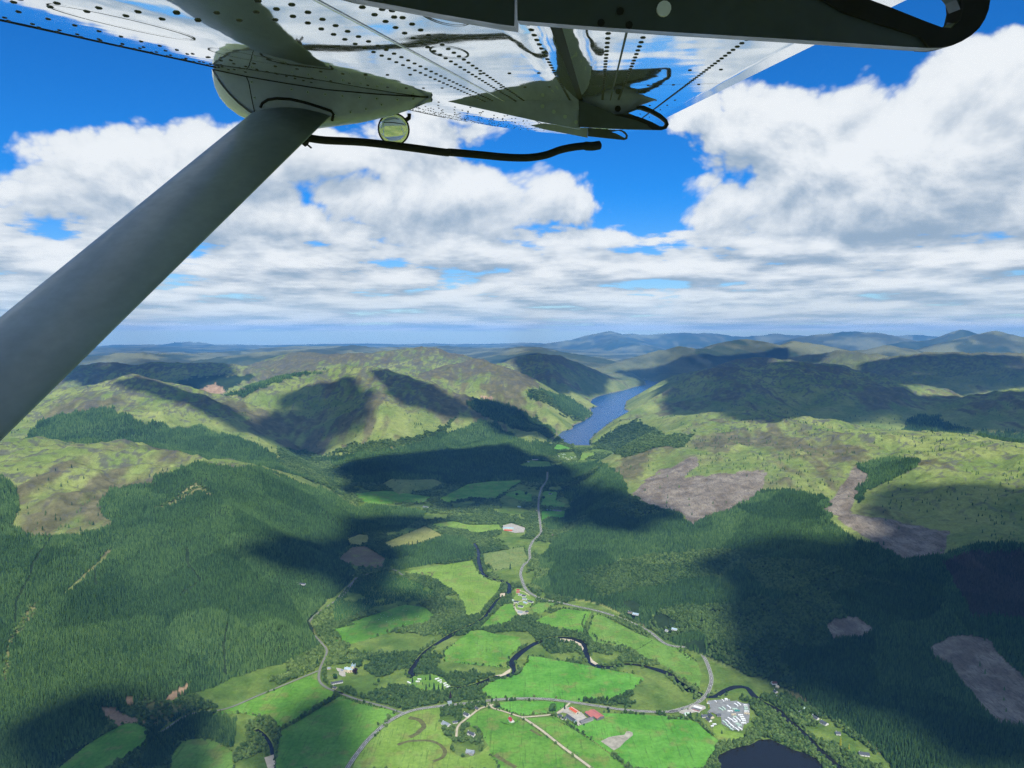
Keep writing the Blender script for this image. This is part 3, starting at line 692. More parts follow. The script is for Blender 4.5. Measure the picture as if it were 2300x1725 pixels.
FIELDS = [  # label, outline, tint 0..6
    ('bright green field in the bottom left corner', W('A6', [(600, 1270), (780, 1172), (860, 1178), (915, 1210), (905, 1310), (800, 1380), (640, 1480), (340, 1480), (420, 1370)]), 0),
    ('pale green field beside the bottom left wood', W('A6', [(1060, 1380), (1130, 1285), (1240, 1268), (1350, 1290), (1440, 1350), (1455, 1480), (1050, 1480)]), 1),
    ('green sheep field above the straight hedge', W('A6', [(1335, 1118), (1400, 1092), (1800, 930), (1975, 858), (1985, 920), (2105, 988), (1735, 1222), (1690, 1150), (1500, 1112)]), 0),
    ('wide green field left of the curving road', W('A6', [(1742, 1225), (2120, 1000)]) + W('A7', [(0, 988), (150, 1040), (300, 1080), (380, 1096), (395, 1125), (320, 1172), (205, 1272), (130, 1370), (60, 1480)]) + W('A6', [(1700, 1480), (1722, 1330)]), 0),
    ('yellow green field inside the road bend', W('A7', [(100, 1480), (150, 1372), (235, 1272), (345, 1175), (450, 1118), (545, 1092), (670, 1075), (655, 1160), (690, 1250), (740, 1280), (725, 1340), (800, 1390), (900, 1370), (960, 1310), (990, 1400), (1040, 1480)]), 2),
    ('green field left of the gravel track', W('A7', [(960, 1310), (900, 1220), (800, 1170), (870, 1118), (950, 1080), (1040, 1102), (1160, 1142), (1270, 1220), (1410, 1330), (1530, 1420), (1600, 1480), (1045, 1480), (990, 1400)]), 0),
    ('narrow green field right of the gravel track', W('A7', [(1195, 1145), (1380, 1132), (1540, 1242), (1700, 1352), (1850, 1480), (1640, 1480), (1430, 1322), (1290, 1212)]), 0),
    ('long green field in front of the farm sheds', W('A7', [(1400, 1142), (1520, 1192), (1680, 1110), (1900, 1118), (2050, 1130), (2212, 1142)]) + W('A8', [(0, 1150), (160, 1152), (320, 1290), (240, 1450), (200, 1480), (0, 1480)]) + W('A7', [(1870, 1480), (1710, 1348)]), 3),
    ('strip of bright grass between road and lane', W('A7', [(1000, 1048), (1150, 1034), (1320, 1036), (1430, 1046), (1445, 1060), (1365, 1108), (1170, 1126), (1060, 1095), (990, 1066)]), 3),
    ('large vivid green meadow by the river bend', W('A7', [(900, 985), (1000, 895), (1150, 872), (1215, 757), (1280, 762), (1580, 817), (1720, 842), (1900, 880), (1930, 900), (1850, 970), (1750, 1030), (1560, 1038), (1480, 1036), (1320, 1017), (1150, 1014), (980, 1022)]), 3),
    ('green meadow left of the river loop', W('A7', [(680, 730), (850, 600), (920, 595), (1000, 620), (1160, 640), (1160, 700), (1090, 760), (1080, 830), (850, 810), (690, 790)]), 0),
    ('narrow meadow below the village', W('A7', [(900, 590), (1050, 435), (1120, 430), (1130, 510), (1100, 550), (970, 580)]), 0),
    ('small green paddock beside the village', W('A7', [(1222, 455), (1270, 422), (1385, 430), (1310, 485), (1250, 495)]), 1),
    ('green meadow behind the sand bar', W('A7', [(1235, 545), (1420, 462), (1600, 482), (1560, 560), (1550, 620), (1400, 600)]), 0),
    ('long green meadow right of the river', W('A7', [(1615, 485), (1680, 512), (1900, 622), (2000, 662), (2130, 712), (2212, 780), (2212, 900), (2090, 830), (1900, 760), (1850, 720), (1610, 680), (1575, 620)]), 1),
    ('green field corner beside the bridge', W('A8', [(-10, 680), (70, 700), (180, 800), (215, 880), (200, 950), (120, 920), (0, 850)]), 1),
    ('oval dark green sheep field in the wood', W('A6', [(2060, 585), (2212, 557)]) + W('A7', [(0, 590), (180, 522), (440, 437), (560, 452), (630, 510), (560, 560), (400, 590), (200, 660), (100, 682), (0, 660)]) + W('A6', [(2120, 650)]), 0),
    ('bright meadow with dark rings in the grass', W('A7', [(430, 232), (860, 162), (900, 240), (1040, 300), (1030, 350), (950, 440), (900, 510), (820, 510), (800, 430), (760, 370), (620, 280)]), 2),
    ('rough pale meadow right of the river', W('A7', [(922, 122), (1180, 77), (1200, 150), (1180, 190), (1080, 210), (1000, 230), (930, 170)]), 4),
    ('yellow ploughed looking field in mid valley', W('D4', [(450, 530), (860, 362), (1050, 458), (740, 552), (520, 582)]), 5),
    ('light green field below the mid valley wood', W('D4', [(890, 345), (1140, 312), (1300, 350), (1600, 347), (1620, 390), (1400, 440), (1180, 390), (1000, 380)]), 2),
    ('small yellow field at the foot of the left hill', W('D4', [(85, 490), (170, 442), (300, 452), (300, 530), (200, 560), (120, 560)]), 5),
    ('brown bare field beside the left lane', W('D4', [(0, 690), (130, 572), (270, 562), (400, 640), (470, 690), (440, 785), (260, 780), (120, 740), (0, 740)]), 6),
    ('shaded field below the dark forest', W('A4', [(650, 1165), (830, 1072), (990, 1052), (1180, 1047), (1050, 1130), (1000, 1165), (850, 1160), (700, 1190)]), 0),
    ('shaded green pasture left of the glen mouth', W('A4', [(120, 1130), (330, 1112), (600, 1150), (560, 1190), (200, 1195)]), 0),
    ('round shaded field left of the straight road', W('D5', [(60, 960), (300, 900), (480, 960), (490, 1090), (340, 1060), (200, 1000)]), 0),
    ('shaded field right of the straight road', W('D5', [(640, 910), (850, 930), (830, 1050), (960, 1090), (930, 1160), (600, 1130)]), 0),
    ('green field with a bright corner by the road', W('D5', [(610, 1200), (960, 1200), (940, 1310), (700, 1300), (615, 1350)]), 3),
    ('green field at the head of the loch', W('D5', [(780, 322), (830, 242), (900, 250), (1040, 300), (860, 330)]), 3),
    ('pale field right of the far caravan park', W('D5', [(1190, 362), (1370, 362), (1380, 410), (1180, 480), (1050, 530), (1160, 470)]), 2),
    ('field with a dark hollow before the loch', W('D5', [(290, 540), (480, 482), (720, 490), (780, 580), (500, 590), (330, 570)]), 1),
]
POND = W('A8', [(300, 1400), (320, 1370), (390, 1340), (500, 1312), (560, 1277), (640, 1272), (720, 1312), (780, 1342), (850, 1360), (920, 1392), (960, 1440), (1000, 1520), (280, 1520), (330, 1450)])
PLANTATION = [W('D4', [(430, 630), (540, 582), (740, 560), (1050, 470), (1250, 482), (1360, 570), (1340, 690), (900, 745), (620, 798), (455, 775)]),
              W('D4', [(0, 300), (280, 152), (640, 182), (880, 222), (820, 300), (600, 420), (300, 430), (80, 480), (0, 600)]),
              W('D5', [(650, 1380), (740, 1310), (920, 1310), (960, 1200), (1200, 1230), (1200, 1450), (900, 1480), (700, 1480)]),
              W('D5', [(0, 620), (300, 600), (760, 590), (900, 640), (860, 740), (380, 740), (0, 770)]),
              W('A6', [(930, 1215), (1050, 1180), (1100, 1120), (1320, 1130), (1480, 1150), (1500, 1270), (1430, 1330), (1300, 1270), (1130, 1270), (1080, 1350), (1000, 1460), (880, 1460)])]
YOUNGP = W('A7', [(80, 335), (310, 228), (420, 262), (620, 350), (610, 410), (440, 418), (250, 455), (60, 545), (0, 560), (0, 420)])
OPEN = [W('B1', [(280, 380), (700, 330), (1560, 480), (1560, 700), (900, 920), (480, 830), (300, 620)]), W('B2', [(-200, 720), (500, 600), (620, 560), (1250, 500), (1500, 600), (1720, 680), (1720, 1180), (1560, 1560), (1000, 1680), (760, 1480), (130, 1000), (-200, 950)]),
        W('B4', [(520, 300), (900, 320), (1300, 560), (1300, 780), (1100, 1200), (700, 1200), (560, 900)]), W('B5', [(430, 500), (1350, 420), (1330, 720), (1050, 900), (1000, 1000), (820, 1220), (560, 1100), (450, 950)]),
        W('B6', [(180, 560), (420, 400), (980, 330), (1350, 480), (1520, 700), (1400, 880), (700, 920), (300, 760)]), W('B3', [(1640, 640), (2140, 650), (1900, 920)]),
        W('B3', [(280, 720), (560, 700), (560, 900), (400, 960)]), W('B3', [(560, 1340), (900, 1280), (1200, 1400), (1100, 1600), (600, 1500)]), W('B3', [(840, 960), (1120, 990), (1130, 1190), (860, 1230)]), W('B3', [(280, 700), (620, 720), (640, 920), (480, 1000), (300, 960)]), W('B3', [(820, 1280), (1150, 1380), (1200, 1560), (900, 1600), (560, 1560)]), W('B3', [(780, 520), (1000, 560), (980, 700), (780, 720)]),
        W('A6', [(1470, 1150), (1530, 1130), (1530, 1290), (1450, 1340)]), W('D4', [(1620, 350), (1720, 330), (1860, 380), (1840, 430), (1640, 400)]), W('D4', [(730, 150), (920, 140), (920, 185), (740, 195)]),
        W('D5', [(830, 370), (1080, 350), (1140, 440), (1000, 500), (850, 430)]), W('D5', [(1080, 250), (1360, 255), (1360, 300), (1090, 300)]), W('D5', [(380, 470), (580, 450), (580, 480), (390, 500)]),
        W('A8', [(880, 1130), (1000, 1150), (1080, 1230), (1270, 1340), (1290, 1440), (1130, 1370), (1010, 1270)]), W('B8', [(360, 520), (720, 520), (720, 1060), (560, 1060)]), W('D8', [(960, 660), (1200, 680), (1620, 740), (1500, 920), (1100, 880)]), W('D8', [(200, 320), (520, 300), (640, 470), (450, 640), (400, 460)])]

GRASS_T = [((.078, .205, .024), (.135, .285, .042)), ((.098, .205, .032), (.15, .275, .052)), ((.135, .235, .034), (.19, .30, .056)), ((.070, .23, .024), (.12, .31, .044)), ((.13, .19, .055), (.18, .23, .075)), ((.20, .215, .06), (.25, .265, .085)), ((.13, .105, .06), (.18, .14, .085))]
def grass_mat(i):
    a, c = GRASS_T[i]
    def build(q, b):
        geo = q.new('ShaderNodeNewGeometry'); p = geo.outputs['Position']
        n1 = q.noise(p, 0.012, 5, 0.6, 0.3); n2 = q.noise(p, 0.11, 4, 0.65); n3 = q.noise(p, 0.028, 3, 0.5)
        col = q.mix(q.step(n1, .35, .65), (*a,), (*c,))
        col = q.mix(q.step(n3, .52, .70, 0, .65), col, (.18, .19, .055))       # drier, rushy patches
        mp = q.new('ShaderNodeMapping'); q.l.new(p, mp.inputs['Vector']); mp.inputs['Rotation'].default_value = (0, 0, .9 + .7 * i); mp.inputs['Scale'].default_value = (.22, .012, .1)
        col = q.mix(q.step(q.noise(mp.outputs[0], 1.0, 4, .6, .8), .56, .66, 0, .5), col, (.055, .115, .022))       # darker drains and tracks
        f = q.step(n2, .25, .75, .74, 1.25, smooth=False)
        col = q.mix(1.0, col, q.xyz(f, f, f), 'MULTIPLY')
        q.l.new(col, b.inputs['Base Color']); b.inputs['Roughness'].default_value = .95; b.inputs['Specular IOR Level'].default_value = .1
        bn = q.new('ShaderNodeBump'); bn.inputs['Strength'].default_value = .35; bn.inputs['Distance'].default_value = 1.5
        q.l.new(n2, bn.inputs['Height']); q.l.new(bn.outputs[0], b.inputs['Normal'])
    return principled('pasture_grass', build)
GM = [grass_mat(i) for i in range(7)]
def wobble(pts, step=18.0, amp=2.2):
    out = []; n = len(pts)
    for i in range(n):
        a = Vector(pts[i]); b = Vector(pts[(i + 1) % n]); k = max(1, int((b - a).length / step))
        for j in range(k):
            p = a.lerp(b, j / k)
            w1 = (vnoise(np.array([p.x / 40.]), np.array([p.y / 40.]), 8)[0] - .5) * 2 * amp; w2 = (vnoise(np.array([p.x / 40.]), np.array([p.y / 40.]), 9)[0] - .5) * 2 * amp
            out.append((p.x + w1, p.y + w2))
    return out
for i, (lab, pts, t) in enumerate(FIELDS):
    sheet('field', wobble(pts), VZ + .10 + .012 * i, GM[t], lab)

def smooth_path(pts, step=12.0):
    """Catmull-Rom through the points, resampled"""
    P = [Vector(p) for p in pts]; P = [2 * P[0] - P[1]] + P + [2 * P[-1] - P[-2]]
    out = []
    for i in range(1, len(P) - 2):
        a, b, c, d = P[i - 1], P[i], P[i + 1], P[i + 2]
        n = max(1, int((c - b).length / step))
        for j in range(n):
            t = j / n
            out.append(.5 * ((2 * b) + (c - a) * t + (2 * a - 5 * b + 4 * c - d) * t * t + (3 * b - a - 3 * c + d) * t ** 3))
    out.append(P[-2]); return out
def strip(name, path, width, z, mat, label=None, wob=0.0, parent=None, drape=False, kind='structure'):
    v = []; f = []
    for i, p in enumerate(path):
        a = path[max(i - 1, 0)]; b = path[min(i + 1, len(path) - 1)]
        t = (b - a).normalized(); n = Vector((-t.y, t.x))
        w = width / 2 * (1 + wob * (vnoise(np.array([i * .35]), np.array([.5]), 12)[0] - .5) * 2)
        for s in (-1, 1):
            q_ = p + n * w * s
            zz = float(ground([q_.x], [q_.y])[0][0]) + z if drape else VZ + z
            v.append((q_.x, q_.y, zz))
        if i: k = 2 * i; f.append((k - 2, k - 1, k + 1, k))
    me = bpy.data.meshes.new(name); me.from_pydata(v, [], f); me.update()
    if len(me.polygons) and me.polygons[0].normal.z < 0: me.flip_normals()
    o = link(name, me, mat, parent)
    return tag(o, label, kind=kind)
M_TAR = flat_mat('tarmac', (.17, .17, .155), .9, .18, .06)
M_GRAVEL = flat_mat('gravel', (.42, .37, .27), .95, .2, .08)
M_SAND = flat_mat('river_sand', (.50, .43, .31), .95, .2, .05)
M_VERGE = flat_mat('verge_grass', (.11, .16, .04), .95, .3, .05)
M_LINE = flat_mat('white_line', (.7, .7, .66), .8, .1, .5)
river_path = smooth_path(RIVERS[0][1])
strip('river', river_path, 15.0, .75, MW_RIVER, 'dark river winding between trees and meadows', .35)
sheet('pond', wobble(POND, 14, 3), VZ + .8, MW_RIVER, 'dark round pond at the bottom of the valley')
BAR_LIST = (('gravel_bar', W('D6', [(1520, 175), (1600, 152), (1700, 165), (1790, 205), (1818, 250), (1805, 280), (1770, 230), (1690, 195), (1600, 185)]), 'pale sand bar inside the river bend'),
                     ('gravel_bar', W('D6', [(930, 520), (1000, 510), (1060, 470), (1092, 452), (1085, 490), (1030, 520), (990, 532)]), 'pale gravel bank at the river loop'),
                     ('gravel_bar', W('B4', [(150, 500), (230, 455), (350, 455), (330, 540), (240, 590), (180, 560)]), 'pale gravel bank above the village'),
                     ('gravel_bar', W('D6', [(1880, 330), (1910, 370), (1960, 405), (1930, 415), (1890, 390)]), 'narrow sand bank right of the river bend'),
                     ('stony_bank', W('A6', [(1660, 1452), (1640, 1390), (1700, 1370), (1710, 1420), (1700, 1470)]), 'grey stony bank at the bottom left burn'))
BARS = [b_[1] for b_ in BAR_LIST]
for nm, pts, lab in BAR_LIST:
    sheet(nm, wobble(pts, 8, 1.0), VZ + .95, M_SAND, lab)
burn = smooth_path(W('A6', [(1590, 1215), (1640, 1250), (1680, 1310), (1690, 1360), (1700, 1420), (1690, 1490)]))
strip('burn', burn, 8.0, .7, MW_RIVER, 'dark narrow burn through the bottom left wood', .3)
sheet('mud_patch', wobble(W('B1', [(1410, 1270), (1620, 1170), (2020, 1120), (2060, 1040), (2130, 1030), (2212, 1060), (2230, 1130), (2140, 1200), (2010, 1300), (1900, 1420), (1760, 1500), (1620, 1400)]), 8, 1.5), VZ + .7, flat_mat('pale_mud', (.30, .28, .22), .95, .35, .08), 'bare pale muddy patch in the farm field')
road_paths = []
for i, (lab, pts, w, k) in enumerate(ROADS):
    path = smooth_path(pts, 10)
    road_paths.append((path, w))
    strip('verge', path, w + 5, .84 + .01 * i, M_VERGE, 'grass verge along the ' + lab.split(' ', 1)[1] if i == 0 else None, .2)
    rd = strip('road', path, w, 1.0 + .012 * i, M_TAR if k == 'tarmac' else M_GRAVEL, lab)
    if i == 0:
        # broken centre line and edge lines
        acc = 0; n = 0; v = []; f = []
        for a, b in zip(path[:-1], path[1:]):
            L = (b - a).length; t = (b - a) / L; nn = Vector((-t.y, t.x))
            if n % 2 == 0:
                k0 = len(v)
                for pp, s in ((a, -.22), (a, .22), (b, .22), (b, -.22)): v.append((*(pp + nn * s), VZ + 1.06))
                f.append((k0, k0 + 1, k0 + 2, k0 + 3))
            n += 1
        me = bpy.data.meshes.new('centre_line'); me.from_pydata(v, [], f); link('centre_line', me, M_LINE, rd)
        for s in (-1, 1):
            off = []
            for j, p in enumerate(path):
                a = path[max(j - 1, 0)]; b = path[min(j + 1, len(path) - 1)]; t = (b - a).normalized(); off.append(p + Vector((-t.y, t.x)) * s * (w / 2 - .35))
            e = strip('edge_line', off, .3, 1.05, M_LINE, parent=rd); del e['kind']
print('valley', time.time() - T0)

# ------------------------------------------------------------------ trees: meshes
def conifer_mesh(name, seed, layers=9, spokes=9, h=20.0, r=3.6, low=.06):
    rnd = random.Random(seed); v = []; f = []
    for k in range(layers):
        t = k / layers
        z0 = h * (low + (1 - low) * t); z1 = z0 + h * (1 - low) / layers * 1.55
        rad = r * (1 - t) ** .82 + .25
        a0 = rnd.random() * 6.28
        top = len(v); v.append((0, 0, min(z1, h)))
        ring = []
        for s in range(spokes):
            a = a0 + s * 6.2832 / spokes + rnd.uniform(-.12, .12); q_ = rad * rnd.uniform(.72, 1.12)
            ring.append(len(v)); v.append((math.cos(a) * q_, math.sin(a) * q_, z0 - rad * rnd.uniform(.10, .3)))
            a2 = a + 3.1416 / spokes
            ring.append(len(v)); v.append((math.cos(a2) * q_ * .5, math.sin(a2) * q_ * .5, z0 + .15 * rad))
        n = len(ring)
        for i in range(n): f.append((top, ring[i], ring[(i + 1) % n]))
    me = bpy.data.meshes.new(name); me.from_pydata(v, [], f); me.update(); return me
def broad_mesh(name, seed, n=230, rx=5.2, rz=4.6, h=11.0, size=1.35):
    """crown of many leaf-clump faces spread through several lobes"""
    rnd = random.Random(seed); v = []; f = []
    lobes = []
    for i in range(9):
        a = rnd.random() * 6.28; rr_ = rx * rnd.uniform(.2, .62); zz = h - rz + rnd.uniform(-.35, .55) * rz
        lobes.append((math.cos(a) * rr_, math.sin(a) * rr_, zz, rx * rnd.uniform(.34, .56)))
    lobes.append((0, 0, h - rz * .45, rx * .6))
    for i in range(n):
        lx, ly, lz, lr = lobes[i % len(lobes)]
        d = Vector((rnd.gauss(0, 1), rnd.gauss(0, 1), rnd.gauss(.25, 1))).normalized()
        c = Vector((lx, ly, lz)) + d * lr * rnd.uniform(.75, 1.08)
        nrm = (d + Vector((rnd.uniform(-.6, .6), rnd.uniform(-.6, .6), rnd.uniform(-.3, .7)))).normalized()
        t1 = nrm.orthogonal().normalized(); t2 = nrm.cross(t1); k = len(v); s = size * rnd.uniform(.6, 1.25); ph = rnd.random() * 6.28
        for j in range(4):
            a = ph + j * 1.5708; q_ = s * rnd.uniform(.7, 1.15)
            v.append(tuple(c + t1 * math.cos(a) * q_ + t2 * math.sin(a) * q_))
        f.append((k, k + 1, k + 2, k + 3))
    me = bpy.data.meshes.new(name); me.from_pydata(v, [], f); me.update(); return me
def trunk_mesh(name, h, r, seed=1):
    rnd = random.Random(seed); bm = bmesh.new()
    def cone(a, b, r0, r1, n=6):
        a = Vector(a); b = Vector(b); d = (b - a).normalized(); t1 = d.orthogonal().normalized(); t2 = d.cross(t1)
        r_a = [bm.verts.new(a + (t1 * math.cos(i * 6.2832 / n) + t2 * math.sin(i * 6.2832 / n)) * r0) for i in range(n)]
        r_b = [bm.verts.new(b + (t1 * math.cos(i * 6.2832 / n) + t2 * math.sin(i * 6.2832 / n)) * r1) for i in range(n)]
        for i in range(n): bm.faces.new((r_a[i], r_a[(i + 1) % n], r_b[(i + 1) % n], r_b[i]))
    cone((0, 0, -.5), (0, 0, h * .55), r, r * .55); cone((0, 0, h * .55), (0, 0, h), r * .55, r * .12)
    for i in range(5):
        a = rnd.random() * 6.28; z = h * rnd.uniform(.35, .7); L = h * rnd.uniform(.2, .32)
        cone((0, 0, z), (math.cos(a) * L, math.sin(a) * L, z + L * .7), r * .4, r * .08, 5)
    me = bpy.data.meshes.new(name); bm.to_mesh(me); bm.free(); return me
def leaf_mat(name, a, c, trans=.15):
    def build(q, b):
        oi = q.new('ShaderNodeObjectInfo'); geo = q.new('ShaderNodeNewGeometry')
        n = q.noise(geo.outputs['Position'], .35, 2, .6)
        big = q.noise(geo.outputs['Position'], .006, 3, .55)
        f = q.m('ADD', q.mul(oi.outputs['Random'], .8), q.sub(q.add(q.mul(n, .5), q.mul(big, .9)), .60), clamp=True)
        col = q.mix(f, a, c)
        vb = q.new('ShaderNodeTexVoronoi'); vb.inputs['Scale'].default_value = .0042; q.l.new(q.xyz(q.add(q.sep(geo.outputs['Position'])[0], q.mul(big, 160.0)), q.sep(geo.outputs['Position'])[1], 0.0), vb.inputs['Vector'])
        tone = q.step(q.sep(vb.outputs['Color'])[0], 0, 1, .72, 1.32, smooth=False)
        col = q.mix(1.0, col, q.xyz(q.m('POWER', tone, 1.35), tone, tone), 'MULTIPLY')
        q.l.new(col, b.inputs['Base Color']); b.inputs['Roughness'].default_value = .8; b.inputs['Specular IOR Level'].default_value = .15
    return principled(name, build)
M_CON = leaf_mat('conifer_needles', (.016, .052, .018), (.080, .158, .042))
M_CON2 = leaf_mat('young_needles', (.02, .068, .022), (.05, .125, .035))
M_DEAD = leaf_mat('brown_larch', (.035, .032, .026), (.085, .07, .05))
M_LEAF = leaf_mat('broad_leaves', (.030, .075, .020), (.125, .20, .055))
M_BARK = flat_mat('bark', (.06, .05, .04), .95, .3, .8)
def hide_col(name, meshes_mat):
    c = bpy.data.collections.new(name)
    for me, m in meshes_mat:
        me.materials.append(m); c.objects.link(bpy.data.objects.new(me.name, me))
    return c
C_CON = hide_col('conifer_shapes', [(conifer_mesh('conifer_shape', s, 8 if s % 2 else 10, 8, 20 + 2 * (s % 3), 3.3 + .5 * (s % 3)), M_CON) for s in range(5)])
C_YNG = hide_col('young_shapes', [(conifer_mesh('young_conifer_shape', 20 + s, 6, 7, 8.0, 2.6), M_CON2) for s in range(3)])
C_DEAD = hide_col('bare_shapes', [(conifer_mesh('bare_larch_shape', 30 + s, 7, 6, 18.0, 2.6, .25), M_DEAD) for s in range(3)])
C_BRD = hide_col('broad_shapes', [(broad_mesh('broadleaf_shape', 40 + s, 210 + 20 * s, 4.6 + .5 * (s % 3), 4.0 + .5 * (s % 2), 9.5 + 1.2 * (s % 3)), M_LEAF) for s in range(5)])

def scatter(name, pts, scl, col, label):
    """one object whose vertices each carry an instanced tree"""
    n = len(pts)
    if n == 0: return None
    me = bpy.data.meshes.new(name); me.vertices.add(n); me.vertices.foreach_set('co', np.asarray(pts, np.float32).ravel())
    a = me.attributes.new('sc', 'FLOAT_VECTOR', 'POINT'); a.data.foreach_set('vector', np.asarray(scl, np.float32).ravel())
    a = me.attributes.new('rot', 'FLOAT', 'POINT'); a.data.foreach_set('value', (RNG.random(n) * 6.283).astype(np.float32))
    a = me.attributes.new('pick', 'INT', 'POINT'); a.data.foreach_set('value', RNG.integers(0, 100, n).astype(np.int32))
    o = link(name, me)
    ng = bpy.data.node_groups.new('scatter_' + name, 'GeometryNodeTree')
    ng.interface.new_socket('Geometry', in_out='INPUT', socket_type='NodeSocketGeometry')
    ng.interface.new_socket('Geometry', in_out='OUTPUT', socket_type='NodeSocketGeometry')
    N = ng.nodes; L = ng.links
    gi = N.new('NodeGroupInput'); go = N.new('NodeGroupOutput'); ip = N.new('GeometryNodeInstanceOnPoints'); ci = N.new('GeometryNodeCollectionInfo')
    ci.inputs['Collection'].default_value = col; ci.inputs['Separate Children'].default_value = True; ci.inputs['Reset Children'].default_value = True
    ip.inputs['Pick Instance'].default_value = True
    def attr(nm, t):
        x = N.new('GeometryNodeInputNamedAttribute'); x.data_type = t; x.inputs[0].default_value = nm; return x.outputs[0]
    L.new(gi.outputs[0], ip.inputs['Points']); L.new(ci.outputs[0], ip.inputs['Instance'])
    L.new(attr('sc', 'FLOAT_VECTOR'), ip.inputs['Scale']); L.new(attr('pick', 'INT'), ip.inputs['Instance Index'])
    cx = N.new('ShaderNodeCombineXYZ'); L.new(attr('rot', 'FLOAT'), cx.inputs[2]); L.new(cx.outputs[0], ip.inputs['Rotation'])
    L.new(ip.outputs[0], go.inputs[0])
    md = o.modifiers.new('scatter', 'NODES'); md.node_group = ng
    return tag(o, label, kind='stuff')

# ------------------------------------------------------------------ trees: where they stand
def candidates():
    X = []; Y = []; SS = []
    d = 1280.0
    while d < 9000:
        s = max(4.3, .0019 * d)
        n = int(math.radians(77) * d / s)
        a = np.radians(-38.5) + (np.arange(n) + RNG.random(n) * .9) * math.radians(77) / n
        r = d + (RNG.random(n) - .5) * s * .9
        X.append(np.sin(a) * r); Y.append(np.cos(a) * r); SS.append(np.full(n, s))
        d += s
    return np.concatenate(X), np.concatenate(Y), np.concatenate(SS)
tx, ty, ts = candidates()
tz, tc, tdv = ground(tx, ty)
tu, tv = project(tx, ty, tz)
keep = (tu > -60) & (tu < 2360) & (tv < 1790)
tx, ty, ts, tz, tc, tdv, tu, tv = [a[keep] for a in (tx, ty, ts, tz, tc, tdv, tu, tv)]
gap = fbm(tx / 130, ty / 130, 4, 301)
# clear of water, roads, fields and yards
clear = np.zeros(len(tx), bool)
near_v = tdv < 60
iv = np.nonzero(near_v)[0]
cl_ = np.zeros(len(iv), bool); vx, vy = tx[iv], ty[iv]
for _, pts, _t in FIELDS: cl_ |= inpoly(vx, vy, pts)
for pts in OPEN + BARS + [POND, LOCH_W, YOUNGP]: cl_ |= inpoly(vx, vy, pts)
for path, w in road_paths: cl_ |= polydist(vx, vy, [tuple(p) for p in path[::3]] + [tuple(path[-1])]) < w / 2 + 5.5
cl_ |= polydist(vx, vy, [tuple(p) for p in river_path[::2]]) < 9.5
cl_ |= polydist(vx, vy, [tuple(p) for p in burn]) < 8
clear[iv] = cl_
plant = np.zeros(len(tx), bool)
for pts in PLANTATION: plant[iv] |= inpoly(vx, vy, pts)
young = np.zeros(len(tx), bool); young[iv] = inpoly(vx, vy, YOUNGP)
con = ((tc == CONIFER) & ~clear) | (plant & ~clear)
# open rides between the plantation blocks
for rp in (S('A6', [(335, 0), (270, 90), (200, 200), (190, 270), (150, 330), (100, 430), (95, 560)]), S('A6', [(1160, 100), (1170, 200), (1250, 290), (1120, 380)]), S('A6', [(590, 230), (600, 320)]), S('A6', [(1415, 560), (1390, 700), (1400, 870)])):
    con &= polydist(tu, tv, rp) > 3.2
brd = ((tc == BROAD) & ~clear) | ((tdv <= 0) & ~plant & ~clear & ~young & (tc == VALFLOOR) & (gap > .44))
# thin birch scatter through the right-hand forest
mixw = (tc == CONIFER) & (tx > 0) & (fbm(tx / 300, ty / 300, 3, 333) > .64) & (tdv < 700)
con &= ~mixw; brd |= mixw & ~clear
brd &= RNG.random(len(tx)) < .62
brd |= (tc == SCRUB) & (RNG.random(len(tx)) < .22)
con |= (tc == FELL) & (RNG.random(len(tx)) < .002)
dead = (tc == BROWNWOOD)
def emit(name, m, col, label, hk, wk, jit=.25):
    n = int(m.sum()); s = ts[m] / 6.6
    j = 1 + (RNG.random(n) - .5) * 2 * jit
    w = wk * s ** .85 * (1 + (RNG.random(n) - .5) * .35)
    bl = fbm(tx[m] / 330, ty[m] / 330, 2, 401); bl = np.floor(bl * 14) / 14
    bl = .74 + .5 * ((bl * 37.7) % 1.0)
    h = hk * s ** .35 * j * (bl if 'conifer' in name else 1)
    print(name, n)
    return scatter(name, np.stack([tx[m], ty[m], tz[m] - .3], 1), np.stack([w, w, h], 1), col, label)
left = tx < -50 - ty * .05
emit('conifer_forest', con & left & (ty < 3800), C_CON, 'dark conifer forest covering the near left hillside', .64, 1.06)
emit('conifer_forest', con & ~left & (ty < 3800), C_CON, 'conifer forest on the near right hillside, partly in cloud shadow', .66, 1.08)
emit('conifer_forest', con & (ty >= 3800), C_CON, 'distant conifer plantations around the loch and glens', .74, 1.15)
emit('broadleaf_wood', brd & (ty < 2900), C_BRD, 'leafy riverside woods between the meadows', .92, 1.12, .4)
emit('broadleaf_wood', brd & (ty >= 2900), C_BRD, 'distant leafy woods on the lower hill slopes', .8, 1.1, .35)
emit('bare_wood', dead, C_DEAD, 'brown leafless larch wood in shadow on the right', .9, 1.1)
# loose trees at the forest edges and on the heath
loose = (tc == MOOR) & (ty < 6500) & (tdv > 0) & (fbm(tx / 220, ty / 220, 4, 377) > np.where(tx > 0, .56, .62)) & (RNG.random(len(tx)) < np.where(tx > 0, .028, .02))
emit('scattered_conifers', loose, C_CON, 'scattered young conifers along the forest edges', .55, .9)
